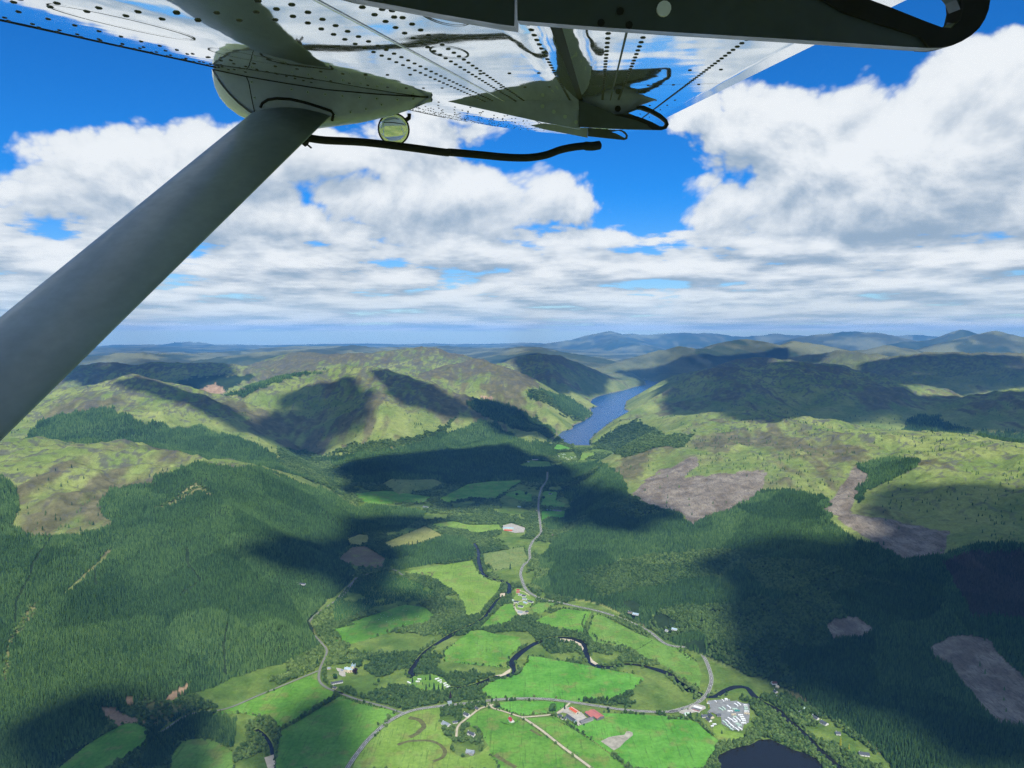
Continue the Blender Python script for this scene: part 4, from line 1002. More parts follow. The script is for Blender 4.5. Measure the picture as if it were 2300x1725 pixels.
# young plantation: small trees in rows
yx, yy = np.meshgrid(np.arange(min(p[0] for p in YOUNGP), max(p[0] for p in YOUNGP), 5.2), np.arange(min(p[1] for p in YOUNGP), max(p[1] for p in YOUNGP), 6.4))
yx = yx.ravel() + RNG.normal(0, .8, yx.size); yy = yy.ravel() + RNG.normal(0, .8, yy.size)
m = inpoly(yx, yy, YOUNGP) & (fbm(yx / 60, yy / 60, 3, 351) > .3); yx, yy = yx[m], yy[m]
k = .55 + RNG.random(len(yx)) * .6
scatter('young_plantation', np.stack([yx, yy, np.full(len(yx), VZ)], 1), np.stack([k, k, k], 1), C_YNG, 'young plantation in rows beside the oval field')
print('trees', time.time() - T0)
# ------------------------------------------------------------------ the aircraft
CAM = Vector((0, 0, CAMZ))
_s = ray((1343, 340)).normalized()                        # span, outwards
_c = Vector((.993, -.115, -.03)); _c = (_c - _s * _c.dot(_s)).normalized()   # chord, aft
_n = _c.cross(_s).normalized()                            # up through the wing
_r = ray((966.6, 219)); WO = CAM + _r * (4.1 / _r.y)      # on the wing's under surface
WM = Matrix.Translation(WO) @ Matrix((_c, _s, _n)).transposed().to_4x4()
WI = WM.inverted()
CL = WI @ CAM
plane = bpy.data.objects.new('airplane', None); COL.objects.link(plane); plane.matrix_world = WM
tag(plane, 'polished high wing with riveted skin, grey strut and flap arms of the aircraft', 'airplane')
def lray(p): return WI.to_3x3() @ ray(p)
def onz(p, z=0.0): r = lray(p); k = (z - CL.z) / r.z; return CL + r * k
def ony(p, y): r = lray(p); k = (y - CL.y) / r.y; return CL + r * k
def onx(p, x): r = lray(p); k = (x - CL.x) / r.x; return CL + r * k
def onplane(p, o, nn): r = lray(p); return CL + r * ((o - CL).dot(nn) / r.dot(nn))

def polished():
    def build(q, b):
        tc = q.new('ShaderNodeTexCoord'); mp = q.new('ShaderNodeMapping'); q.l.new(tc.outputs['Object'], mp.inputs['Vector'])
        mp.inputs['Scale'].default_value = (1.0, 1.3, 1.0)
        n1 = q.noise(mp.outputs[0], 3.0, 1, .4); n2 = q.noise(mp.outputs[0], 1.1, 1, .4); n3 = q.noise(tc.outputs['Object'], 40, 4, .6)
        b.inputs['Base Color'].default_value = (.70, .755, .77, 1); b.inputs['Metallic'].default_value = .86
        q.l.new(q.step(n3, .3, .8, .018, .055), b.inputs['Roughness'])
        bn = q.new('ShaderNodeBump'); bn.inputs['Strength'].default_value = 1.0; bn.inputs['Distance'].default_value = .0011
        q.l.new(q.add(n1, q.mul(n2, 2.0)), bn.inputs['Height']); q.l.new(bn.outputs[0], b.inputs['Normal'])
    return principled('polished_skin', build)
def paint(name, col, rough=.32, grime=.12, coat=.3):
    def build(q, b):
        tc = q.new('ShaderNodeTexCoord')
        n = q.noise(tc.outputs['Object'], 2.5, 6, .65); n2 = q.noise(tc.outputs['Object'], 22, 4, .6)
        f = q.mul(q.step(n, .3, .7, 1 - grime, 1 + grime * .4), q.step(n2, .3, .75, 1.0, 1 - grime * .5))
        c = q.mix(1.0, (*col,), q.xyz(f, f, f), 'MULTIPLY')
        q.l.new(c, b.inputs['Base Color']); q.l.new(q.step(n2, .2, .8, rough * .75, rough * 1.3), b.inputs['Roughness'])
        b.inputs['Coat Weight'].default_value = coat; b.inputs['Coat Roughness'].default_value = .12
    return principled(name, build)
M_SKIN = polished()
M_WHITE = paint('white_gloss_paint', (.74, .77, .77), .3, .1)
M_FAIR = paint('shaded_fairing_paint', (.30, .36, .50), .35, .2, .2)  # shade under the wing put into the paint colour; the nose stays white
M_GREY = paint('grey_strut_paint', (.40, .50, .47), .4, .15, .15)
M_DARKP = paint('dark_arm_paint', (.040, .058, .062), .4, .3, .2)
M_RUB = flat_mat('black_rubber', (.012, .013, .014), .75, .3, 30)
M_RIV = flat_mat('shaded_rivet', (.03, .034, .036), .45, .2, 20, .3)  # dark tone carries the shadow of the rivet heads
M_SEAM = flat_mat('seam_sealant', (.05, .06, .06), .6, .2, 20)

XLE, XTE, XGAP, YIN, YTIP = -1.19, 1.50, .80, -4.6, 8.9
def lower(x): return .157 * (-min(x, 0) / 1.18) ** 1.22 + .012 * max(x, 0) ** 2 * .4
def onw(p):
    """where a line of sight meets the wing's under surface"""
    r = lray(p); a, b = .1, 40.0
    f = lambda k: (CL.z + r.z * k) - lower(CL.x + r.x * k)
    for _ in range(60):
        m_ = (a + b) / 2
        if f(m_) > 0: b = m_
        else: a = m_
    return CL + r * a
def wing_profile(x):
    """lower and upper surface height at chord position x"""
    t = max((x - XLE) / (XTE - XLE), 0.0)
    th = .30 * (2.97 * .5 * math.sqrt(max(t, 0)) - .63 * t - 1.76 * t * t + 1.42 * t ** 3 - .5 * t ** 4) * 1.9
    lo = lower(x) + .02 * math.exp(-t / .006)
    return lo, lo + max(th * .5 - .10 * (1 - t) ** 4, .004)
def loft(name, mat, x0, x1, nx, ys, tipf=None, parent=None, closed=True):
    bm = bmesh.new(); rings = []
    for y in ys:
        xs = [x0 + (x1 - x0) * (1 - math.cos(math.pi * .5 * i / nx)) if x0 == XLE else x0 + (x1 - x0) * i / nx for i in range(nx + 1)]
        ring = []
        def px(x):
            if tipf and y > tipf: k = min((y - tipf) / (YTIP - tipf), 1); e = 1 - math.sqrt(max(1 - k * k, 0)); return x + (.55 - x) * .92 * e
            return x
        for x in xs: ring.append(bm.verts.new((px(x), y, wing_profile(x)[0])))
        for x in reversed(xs): ring.append(bm.verts.new((px(x), y, wing_profile(x)[1] + .002)))
        rings.append(ring)
    for a, b in zip(rings[:-1], rings[1:]):
        n = len(a)
        for i in range(n): bm.faces.new((a[i], a[(i + 1) % n], b[(i + 1) % n], b[i]))
    bm.faces.new(rings[0]); bm.faces.new(list(reversed(rings[-1])))
    bmesh.ops.recalc_face_normals(bm, faces=bm.faces[:])
    me = bpy.data.meshes.new(name); bm.to_mesh(me); bm.free()
    for p in me.polygons: p.use_smooth = len(p.vertices) == 4
    return link(name, me, mat, parent or plane)
ys_w = [YIN + i * .55 for i in range(22)] + [7.2 + .17 * i for i in range(11)]
wing = loft('wing', M_SKIN, XLE, XGAP - .014, 26, ys_w, 7.0)
flap = loft('flap', M_SKIN, XGAP + .014, XTE, 8, [y for y in ys_w if y < 5.6])
loft('aileron', M_SKIN, XGAP + .02, XTE - .01, 8, [5.66] + [y for y in ys_w if y > 5.9], 7.0)
# slot between wing and flap, its shade made by a black filler
def box(name, a, b, mat, parent, bev=0.0):
    bm = bmesh.new(); bmesh.ops.create_cube(bm, size=1)
    for v in bm.verts: v.co = Vector([(a[i] + b[i]) / 2 + v.co[i] * (b[i] - a[i]) for i in range(3)])
    if bev: bmesh.ops.bevel(bm, geom=bm.edges[:], offset=bev, segments=2, affect='EDGES')
    me = bpy.data.meshes.new(name); bm.to_mesh(me); bm.free(); return link(name, me, mat, parent)
box('flap_slot_shade', (XGAP - .0138, YIN, .006), (XGAP + .0138, 8.0, .03), M_RUB, plane)

# rivets: rows along the span and along the ribs
def rivets():
    pts = []; xl4 = onw((1392, 137)).x
    def row(p, q_, pitch, off=0.0, jit=0.0):
        a = Vector(p); b = Vector(q_); n = int((b - a).length / pitch); d = (b - a) / max(n, 1)
        for i in range(n):
            pts.append(a + d * (i + off) + Vector((random.uniform(-jit, jit), random.uniform(-jit, jit))))
    xs = onw((900, 102)).x
    for k, dx in enumerate((-.115, -.065, .065, .115)): row((xs + dx, -3.2), (xs + dx, 1.2), .085, .5 * (k % 2))
    for k, dx in enumerate((-.05, .05)): row((xs + dx, 1.2), (xs + dx, 7.6), .10, .5 * k)
    for k, x in enumerate((-1.10, -.98)): row((x, -3.2), (x, 7.0), .12, .5 * k, .008)
    row((-.62, -3.2), (-.62, 7.2), .11)
    for x in (.74, xl4 - .045, xl4 + .045): row((x, -3.2), (x, 7.2), .085)
    xr = onw((1600, 147)).x
    row((xr, -3.2), (xr, 5.0), .07)
    for yy in [onw((150, 10)).y, onw((200, 26)).y, onw((760, 165)).y, onw((960, 198)).y, .45, .95, 1.5, 2.1, 2.7, 3.4, 4.1, 4.9, 5.7, 6.5]:
        row((-1.12, yy), (.28, yy), .085 if yy < 0 else .10, 0, .004); row((.46, yy), (1.45, yy), .11)
    for k in range(120): pts.append(Vector((random.uniform(-.9, .3), random.uniform(1.2, 6.8))))
    v = []; f = []
    for p in pts:
        if p.x > XGAP - .05 and p.x < XGAP + .04: continue
        z = wing_profile(p.x)[0]; k = len(v); r = .0085 if p.y < 1.0 else .008
        for i in range(8): v.append((p.x + math.cos(i * .7854) * r, p.y + math.sin(i * .7854) * r, z + .0006))
        for i in range(8): v.append((p.x + math.cos(i * .7854) * r * .6, p.y + math.sin(i * .7854) * r * .6, z - .0028))
        for i in range(8): f.append((k + i, k + (i + 1) % 8, k + 8 + (i + 1) % 8, k + 8 + i))
        f.append(tuple(k + 8 + i for i in range(8)))
    me = bpy.data.meshes.new('rivets'); me.from_pydata(v, [], f); me.update()
    o = link('rivets', me, M_RIV, plane); o['kind'] = 'stuff'
rivets()
def lstrip(name, pts, w, mat, z=-.0012, closed=False):
    """thin seam laid on the wing's under surface"""
    P = [Vector((p[0], p[1])) for p in pts]; v = []; f = []; n = len(P)
    for i, p in enumerate(P):
        a = P[(i - 1) % n] if closed else P[max(i - 1, 0)]; b = P[(i + 1) % n] if closed else P[min(i + 1, n - 1)]
        t = (b - a).normalized(); m = Vector((-t.y, t.x)) * w / 2
        zz = wing_profile(p.x)[0] + z
        v += [(p.x + m.x, p.y + m.y, zz), (p.x - m.x, p.y - m.y, zz)]
    for i in range(n if closed else n - 1):
        j = (i + 1) % n; f.append((2 * i, 2 * i + 1, 2 * j + 1, 2 * j))
    me = bpy.data.meshes.new(name); me.from_pydata(v, [], f); me.update(); return link(name, me, mat, wing)
xs_ = onw((900, 102)).x
lstrip('skin_seam', [(xs_, YIN + i * .5) for i in range(25)], .007, M_WHITE, -.0022)
xl4 = onw((1392, 137)).x
lstrip('skin_seam', [(xl4, YIN + i * .5) for i in range(20)], .006, M_SEAM)
for yy in (onw((1600, 188)).y, 1.2, 3.4, 5.64): lstrip('skin_seam', [(XGAP + .05 + .1 * i, yy) for i in range(7)], .006, M_SEAM)
def oval(cx, cy, rx, ry, n=28): return [(cx + rx * math.cos(i * 6.2832 / n), cy + ry * math.sin(i * 6.2832 / n)) for i in range(n)]
for cxp, cyp, rx, ry in ((290, 55, .10, .26), (560, 128, .10, .2), (1000, 30, .05, .16), (1010, 118, .05, .14)):
    c_ = onw((cxp, cyp)); lstrip('access_panel', oval(max(c_.x, -.95), c_.y, rx, ry), .006, M_SEAM, -.0015, True)

# strut fairing: near side follows the seam on the wing, tapering to a tail
YF = -.02
fa, fb = ony((470, 152), YF), ony((966, 219), YF)
fdir = Vector((1, 0, 0)); fperp = Vector((0, 1, 0))
def onfair(p): return ony(p, YF)
bot_px = S('C1', [(140, 215), (160, 260), (210, 340), (290, 440), (380, 530), (470, 600), (700, 690), (950, 720), (1200, 690), (1400, 665), (1700, 603), (1900, 545), (2040, 492), (2090, 472)])
nose_px = S('C1', [(138, 218), (122, 290), (128, 380), (160, 470), (220, 550), (320, 630), (430, 678)])
def fairing():
    bm = bmesh.new(); rows_ = []
    L = (fb - fa).length
    def width(t): return .34 * min(1, .25 + t / .25) * (1 - t ** 2.5) + .012
    for i, p in enumerate(bot_px):
        q_ = onfair(p); t = max(0, min(1, (q_.x - fa.x) / L))
        top = Vector((q_.x, YF, wing_profile(max(q_.x, XLE))[0] + .02))
        if q_.z > top.z - .03: q_.z = top.z - .03
        w = width(t); r = .035
        sec = [top, q_ + Vector((0, 0, r)), q_ + Vector((0, r * .3, r * .3)), q_ + Vector((0, r, 0)), q_ + Vector((0, w * .5, -.014)), q_ + Vector((0, w - r, 0)), q_ + Vector((0, w, r)), top + Vector((0, w, 0))]
        rows_.append([bm.verts.new(v) for v in sec])
    for a, b in zip(rows_[:-1], rows_[1:]):
        for i in range(len(a) - 1): bm.faces.new((a[i], a[i + 1], b[i + 1], b[i]))
    bmesh.ops.recalc_face_normals(bm, faces=bm.faces[:])
    me = bpy.data.meshes.new('strut_fairing'); bm.to_mesh(me); bm.free()
    for p in me.polygons: p.use_smooth = True
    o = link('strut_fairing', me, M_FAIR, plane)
    o['label'] = 'streamlined fairing where strut meets wing'
    # rounded nose ahead of the side panel, its sunlit look put in by white
    bm = bmesh.new(); prev = None
    for j in range(13):
        a_ = j / 12 * math.pi; ring = []
        for i, p in enumerate(nose_px):
            e0 = onfair(bot_px[i]); tip = ony(p, YF + .12); wn = .10 + .22 * (i / 6)
            base = e0 + Vector((0, wn * (1 - math.cos(a_)) / 2, 0))
            ring.append(bm.verts.new(base + (tip - ony(bot_px[i], YF + .12)) * math.sin(a_) ** .8 * 1.0))
        if prev:
            for i in range(len(ring) - 1): bm.faces.new((prev[i], prev[i + 1], ring[i + 1], ring[i]))
        prev = ring
    bmesh.ops.recalc_face_normals(bm, faces=bm.faces[:])
    me = bpy.data.meshes.new('fairing_nose'); bm.to_mesh(me); bm.free()
    for p in me.polygons: p.use_smooth = True
    link('fairing_nose', me, M_WHITE, o)['label'] = 'rounded white nose of the fairing, sunlight given by its colour'
    return o
fair = fairing()
def tube(name, path, rad, mat, parent, n=10, cap=True):
    bm = bmesh.new(); rings = []
    rads = rad if isinstance(rad, (list, tuple)) else [rad] * len(path)
    up = None
    for i, p in enumerate(path):
        t = (path[min(i + 1, len(path) - 1)] - path[max(i - 1, 0)]).normalized()
        u = t.orthogonal().normalized() if up is None else (up - t * up.dot(t)).normalized()
        up = u; w = t.cross(u)
        rings.append([bm.verts.new(p + (u * math.cos(k * 6.2832 / n) + w * math.sin(k * 6.2832 / n)) * rads[i]) for k in range(n)])
    for a, b in zip(rings[:-1], rings[1:]):
        for k in range(n): bm.faces.new((a[k], a[(k + 1) % n], b[(k + 1) % n], b[k]))
    if cap: bm.faces.new(rings[0]); bm.faces.new(list(reversed(rings[-1])))
    bmesh.ops.recalc_face_normals(bm, faces=bm.faces[:])
    me = bpy.data.meshes.new(name); bm.to_mesh(me); bm.free()
    for p in me.polygons: p.use_smooth = len(p.vertices) == 4
    return link(name, me, mat, parent)
tube('leading_edge_strip', [Vector((XLE + .002, YIN + i * .5, lower(XLE) + .006)) for i in range(23)], .010, M_RUB, wing, 8)
# screws on the fairing's side panel and its panel joint
def screws():
    for p in S('C1', [(848, 398), (994, 422), (1148, 441), (1300, 457), (1454, 470), (1604, 482), (1787, 490), (1928, 482), (1648, 536), (1510, 573), (1372, 600), (1232, 621), (495, 333), (520, 473)]):
        q_ = onfair(p) - fperp * .001
        tube('screw', [q_ + fperp * .004, q_ - fperp * .003], .008, M_GREY, fair, 8)
        tube('screw_socket', [q_ - fperp * .0029, q_ - fperp * .0036], .0035, M_RUB, fair, 6)
    tube('panel_joint', [onfair(p) - fperp * .0008 for p in S('C1', [(448, 285), (470, 340), (490, 450), (520, 600)])], .0022, M_RUB, fair, 6)
    tube('panel_joint', [onfair(p) - fperp * .001 for p in S('C1', [(150, 222), (448, 285), (800, 345), (1150, 400), (1600, 440), (2060, 470)])], .003, M_RUB, fair, 6)
screws()
tube('strut_boot', [onfair(p) - fperp * .002 for p in S('C1', [(572, 560), (590, 520), (640, 490), (720, 478), (840, 486), (960, 512), (1100, 556), (1200, 590), (1222, 620), (1208, 680)])], .0075, M_RUB, fair, 8)
# lift strut: a streamlined tube from fairing down towards the fuselage
sd = lray((1612, -596)).normalized()
st_top = onfair((650, 262))
chv = Vector((1, 0, 0)); chv = (chv - sd * chv.x).normalized(); thv = sd.cross(chv).normalized()
def lproj(v):
    w = WM @ v; a, b = project(np.array([w.x]), np.array([w.y]), np.array([w.z])); return Vector((a[0], b[0]))
def edge_dist(p, a, b):  # signed pixel distance from line a-b
    d = (b - a).normalized(); return (p - a).cross(d) if hasattr(p - a, 'cross') else (p - a).x * d.y - (p - a).y * d.x
eL = (Vector((550, 269)), Vector((0, 717))); eR = (Vector((745, 258)), Vector((0, 993)))
def d2(p, e): d = (e[1] - e[0]).normalized(); q_ = p - e[0]; return q_.x * d.y - q_.y * d.x
c0 = lproj(st_top); px_per = (lproj(st_top + chv * .1) - lproj(st_top - chv * .1))
wL = .1; wR = .1
for _ in range(30):
    wL -= d2(lproj(st_top - chv * wL), eL) / max(abs(d2(lproj(st_top - chv * (wL + .01)), eL) - d2(lproj(st_top - chv * wL), eL)) / .01, 1) * (1 if d2(lproj(st_top - chv * (wL + .01)), eL) > d2(lproj(st_top - chv * wL), eL) else -1)
    wR -= d2(lproj(st_top + chv * wR), eR) / max(abs(d2(lproj(st_top + chv * (wR + .01)), eR) - d2(lproj(st_top + chv * wR), eR)) / .01, 1) * (1 if d2(lproj(st_top + chv * (wR + .01)), eR) > d2(lproj(st_top + chv * wR), eR) else -1)
print('strut half widths', wL, wR, 'dir', sd, 'top', st_top)
def strut():
    bm = bmesh.new(); rings = []
    mid = (wR - wL) / 2; hc = (wL + wR) / 2; th = .045
    sec = []
    for i in range(28):
        a = i / 28 * 6.2832; x = math.cos(a)
        z = math.sin(a) * (1 if x < 0 else (1 - .55 * x ** 1.5))
        sec.append((mid + hc * x, th * z))
    rings.append([bm.verts.new((lambda v: v + sd * ((YF + .05 - v.y) / sd.y))(st_top + chv * x + thv * z)) for x, z in sec])
    for d in (-.16, -.4, -.8, -1.2, -1.6, -2.0, -2.6, -3.2):
        rings.append([bm.verts.new(st_top + sd * d + chv * x + thv * z) for x, z in sec])
    for a, b in zip(rings[:-1], rings[1:]):
        n = len(a)
        for k in range(n): bm.faces.new((a[k], a[(k + 1) % n], b[(k + 1) % n], b[k]))
    bm.faces.new(rings[0]); bm.faces.new(list(reversed(rings[-1])))
    bmesh.ops.recalc_face_normals(bm, faces=bm.faces[:])
    me = bpy.data.meshes.new('strut'); bm.to_mesh(me); bm.free()
    for p in me.polygons: p.use_smooth = len(p.vertices) == 4
    o = link('strut', me, M_GREY, plane); o['label'] = 'broad grey streamlined strut crossing the left side'
    return o
strut()

# plates standing in the chordwise plane: outline in pixels, extruded
def plate(name, px, y0, th, mat, parent, hole=None, bev=.002):
    bm = bmesh.new()
    P = [ony(p, y0) for p in px]
    if hole is None:
        vs = [bm.verts.new((p.x, y0 - th / 2, p.z)) for p in P]
        bm.faces.new(vs)
    else:
        Hh = [ony(p, y0) for p in hole]
        vs = [bm.verts.new((p.x, y0 - th / 2, p.z)) for p in P]; hs = [bm.verts.new((p.x, y0 - th / 2, p.z)) for p in Hh]
        ed = [bm.edges.new((vs[i], vs[(i + 1) % len(vs)])) for i in range(len(vs))] + [bm.edges.new((hs[i], hs[(i + 1) % len(hs)])) for i in range(len(hs))]
        bmesh.ops.triangle_fill(bm, edges=ed, use_beauty=True)
    ext = bmesh.ops.extrude_face_region(bm, geom=bm.faces[:])
    for v in [g for g in ext['geom'] if isinstance(g, bmesh.types.BMVert)]: v.co.y += th
    bmesh.ops.recalc_face_normals(bm, faces=bm.faces[:])
    me = bpy.data.meshes.new(name); bm.to_mesh(me); bm.free()
    return link(name, me, mat, parent)
Y2 = onx(S1('C2', 1300, 850), XGAP).y
Y1 = onx((1162, 64), XGAP).y
Y3 = onx(S1('C2', 1362, 915), XGAP).y
print('flap arm stations', Y1, Y2, Y3, 'camera', CL)
# second (middle) flap arm
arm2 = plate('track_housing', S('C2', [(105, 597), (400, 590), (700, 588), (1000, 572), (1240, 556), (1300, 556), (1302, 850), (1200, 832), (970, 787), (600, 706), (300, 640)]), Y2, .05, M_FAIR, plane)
plate('flap_bracket', S('C2', [(1292, 560), (1500, 540), (1800, 515), (2172, 488), (2172, 520), (1980, 590), (1790, 655), (1710, 712), (1640, 736), (1580, 736), (1500, 702), (1400, 668), (1292, 640)]), Y2 + .03, .05, M_FAIR, plane)
loop_o = [(1290, 606), (1400, 646), (1500, 686), (1580, 722), (1650, 724), (1770, 668), (1790, 655), (1830, 655), (1900, 685), (1970, 725), (2020, 770), (2034, 810), (2015, 845), (1975, 858), (1700, 852), (1290, 831)]
loop_h = [(1700, 716), (1772, 688), (1800, 690), (1880, 718), (1950, 757), (1998, 795), (2000, 812), (1985, 826), (1960, 824), (1900, 792), (1830, 762), (1760, 740)]
a2 = plate('flap_arm', S('C2', loop_o), Y2 - .02, .03, M_DARKP, plane, S('C2', loop_h))
plate('arm_edge', S('C2', [(1585, 735), (1650, 726), (1780, 745), (1900, 798), (1960, 832), (2000, 828), (2012, 805), (2005, 785), (1950, 740), (1880, 705), (1790, 672), (1772, 680), (1768, 664), (1800, 652), (1830, 655), (1900, 685), (1970, 725), (2020, 770), (2034, 810), (2015, 845), (1975, 858), (1900, 856), (1850, 810), (1760, 775), (1640, 745)]), Y2 - .02, .046, M_RUB, a2)
plate('hinge_clip', S('C2', [(1232, 545), (1284, 545), (1292, 685), (1250, 690), (1238, 650)]), Y2 - .04, .03, M_FAIR, arm2)
for p in [(990, 658), (1083, 703), (1176, 745), (1267, 788), (1265, 665)]:
    q_ = ony(S1('C2', *p), Y2 - .026); tube('bolt_head', [q_, q_ - Vector((0, .006, 0))], .011, M_GREY, arm2, 10)
q_ = ony(S1('C2', 1614, 680), Y2 + .0); tube('pivot_bolt', [q_ + Vector((0, .02, 0)), q_ - Vector((0, .008, 0))], .017, M_RUB, a2, 12)
# third, outer flap arm
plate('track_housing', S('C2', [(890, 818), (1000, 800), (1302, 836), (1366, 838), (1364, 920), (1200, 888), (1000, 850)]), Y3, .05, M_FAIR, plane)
plate('flap_arm', S('C2', [(1366, 838), (1500, 848), (1600, 856), (1640, 852), (1675, 870), (1697, 900), (1692, 930), (1665, 940), (1366, 908)]), Y3 - .02, .03, M_DARKP, plane, S('C2', [(1560, 872), (1620, 862), (1650, 872), (1676, 896), (1680, 912), (1668, 920), (1640, 905), (1600, 884)]))
# near flap arm, close to the window
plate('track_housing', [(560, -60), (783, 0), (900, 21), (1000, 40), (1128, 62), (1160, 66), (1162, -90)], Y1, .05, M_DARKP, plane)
near_o = [(1163, -80), (1165, 51), (1300, 62), (1500, 76), (1750, 91), (1900, 101), (2040, 110), (2075, 112), (2098, 112), (2120, 108), (2141, 99), (2162, 86), (2180, 69), (2192, 50), (2200, 29), (2203, 10), (2203, -12), (2180, -60), (2100, -100), (1800, -110)]
near_h = [(1895, -25), (1925, 2), (1985, 24), (2060, 54), (2098, 68), (2120, 69), (2138, 52), (2144, 26), (2135, 5), (2115, -20), (2060, -45), (1960, -50)]
a1 = plate('flap_arm', near_o, Y1 - .02, .03, M_DARKP, plane, near_h)
plate('arm_edge', [(1895, -20), (1925, 2), (1985, 24), (2060, 54), (2098, 68), (2120, 69), (2138, 52), (2144, 26), (2140, -20), (2190, -20), (2203, -12), (2203, 10), (2200, 29), (2192, 50), (2180, 69), (2162, 86), (2141, 99), (2120, 108), (2098, 112), (2070, 111), (2050, 88), (1960, 60), (1880, 34), (1840, 10), (1780, -10)], Y1 - .02, .044, M_RUB, a1)
q_ = ony((1491, 20), Y1 - .04); tube('bolt_head', [q_ + Vector((0, .01, 0)), q_ - Vector((0, .004, 0))], .0085, flat_mat('bright_bolt', (.85, .86, .86), .3, .1, 20, .6), a1, 14)
for p in ((1393, 26), (1413, 57), (1350, 52)): q_ = ony(p, Y1 - .036); tube('bolt_head', [q_, q_ - Vector((0, .003, 0))], .0045, M_RUB, a1, 8)

# dark tube behind the strut and the round mirror
def dep(p, Y): return WI @ at_depth(p, Y)
tp = S('C1', [(960, 850), (1000, 832), (1150, 850), (1500, 868), (1900, 915), (2212, 957)]) + S('D6' if 0 else 'C2', [(230, 1040), (480, 1062), (700, 1082), (880, 1084), (1020, 1062), (1130, 1022), (1230, 1000), (1330, 988), (1400, 990), (1475, 978)])
tp = tp[:6] + tp[6:]
ptube = [dep(p, 4.0 + .02 * i) for i, p in enumerate(tp)]
sm = []
for i in range(len(ptube) - 1):
    for j in range(4):
        a, b, c, d = ptube[max(i - 1, 0)], ptube[i], ptube[i + 1], ptube[min(i + 2, len(ptube) - 1)]; t = j / 4
        sm.append(.5 * ((2 * b) + (c - a) * t + (2 * a - 5 * b + 4 * c - d) * t * t + (3 * b - a - 3 * c + d) * t ** 3))
sm.append(ptube[-1])
nt = len(sm)
tube('vent_hose', sm, [.0205 + (.004 if .86 < i / nt < .97 else 0) - (.012 if i == nt - 1 else 0) for i in range(nt)], M_RUB, plane, 12)['label'] = 'long black curved hose hanging behind the strut'
tube('hose_clamp', [dep(S1('C1', 985, 880), 3.95), dep(S1('C1', 960, 860), 3.95)], .02, M_RUB, plane, 8)
tube('hose_clip', [dep(S1('C1', 985, 885), 3.95), dep(S1('C1', 1025, 918), 3.95)], .005, M_RUB, plane, 6)
mc = dep((884.4, 290.5), 6.0)
mdir = (CL - mc).normalized()
def disc(name, c, nrm, rx, th, mat, parent, dome=0.0):
    bm = bmesh.new(); u = nrm.orthogonal().normalized(); w = nrm.cross(u); rings = []
    for k, (rr_, h) in enumerate(((1, 0), (.97, .3), (.8, .55), (.55, .8), (.25, .97))):
        rings.append([bm.verts.new(c + (u * math.cos(i * .19635) + w * math.sin(i * .19635)) * rx * rr_ + nrm * (th + dome * h)) for i in range(32)])
    ctr = bm.verts.new(c + nrm * (th + dome))
    for a, b in zip(rings[:-1], rings[1:]):
        for i in range(32): bm.faces.new((a[i], a[(i + 1) % 32], b[(i + 1) % 32], b[i]))
    for i in range(32): bm.faces.new((rings[-1][i], rings[-1][(i + 1) % 32], ctr))
    bmesh.ops.recalc_face_normals(bm, faces=bm.faces[:])
    me = bpy.data.meshes.new(name); bm.to_mesh(me); bm.free()
    for p in me.polygons: p.use_smooth = True
    return link(name, me, mat, parent)
wdown = WI.to_3x3() @ Vector((0, 0, -1)); wleft = WI.to_3x3() @ Vector((-1, 0, 0))
mnorm = (mdir + wdown * .10).normalized()
mir = tube('mirror_shell', [mc - mnorm * .035, mc - mnorm * .02, mc, mc + mnorm * .006], [.06, .10, .126, .123], M_RUB, plane, 32)
mir['label'] = 'small round convex mirror below the fairing'
disc('mirror_glass', mc, mnorm, .113, .0065, principled('mirror_glass', lambda q, b: (setattr(b.inputs['Base Color'], 'default_value', (.85, .9, .92, 1)), setattr(b.inputs['Metallic'], 'default_value', 1.0), setattr(b.inputs['Roughness'], 'default_value', .01))), mir, .010)
tube('mirror_bracket', [mc - mnorm * .03, dep(S1('C8', 1640, 300), 6.1), dep(S1('C8', 1640, 120), 6.1)], .017, M_RUB, mir, 8)

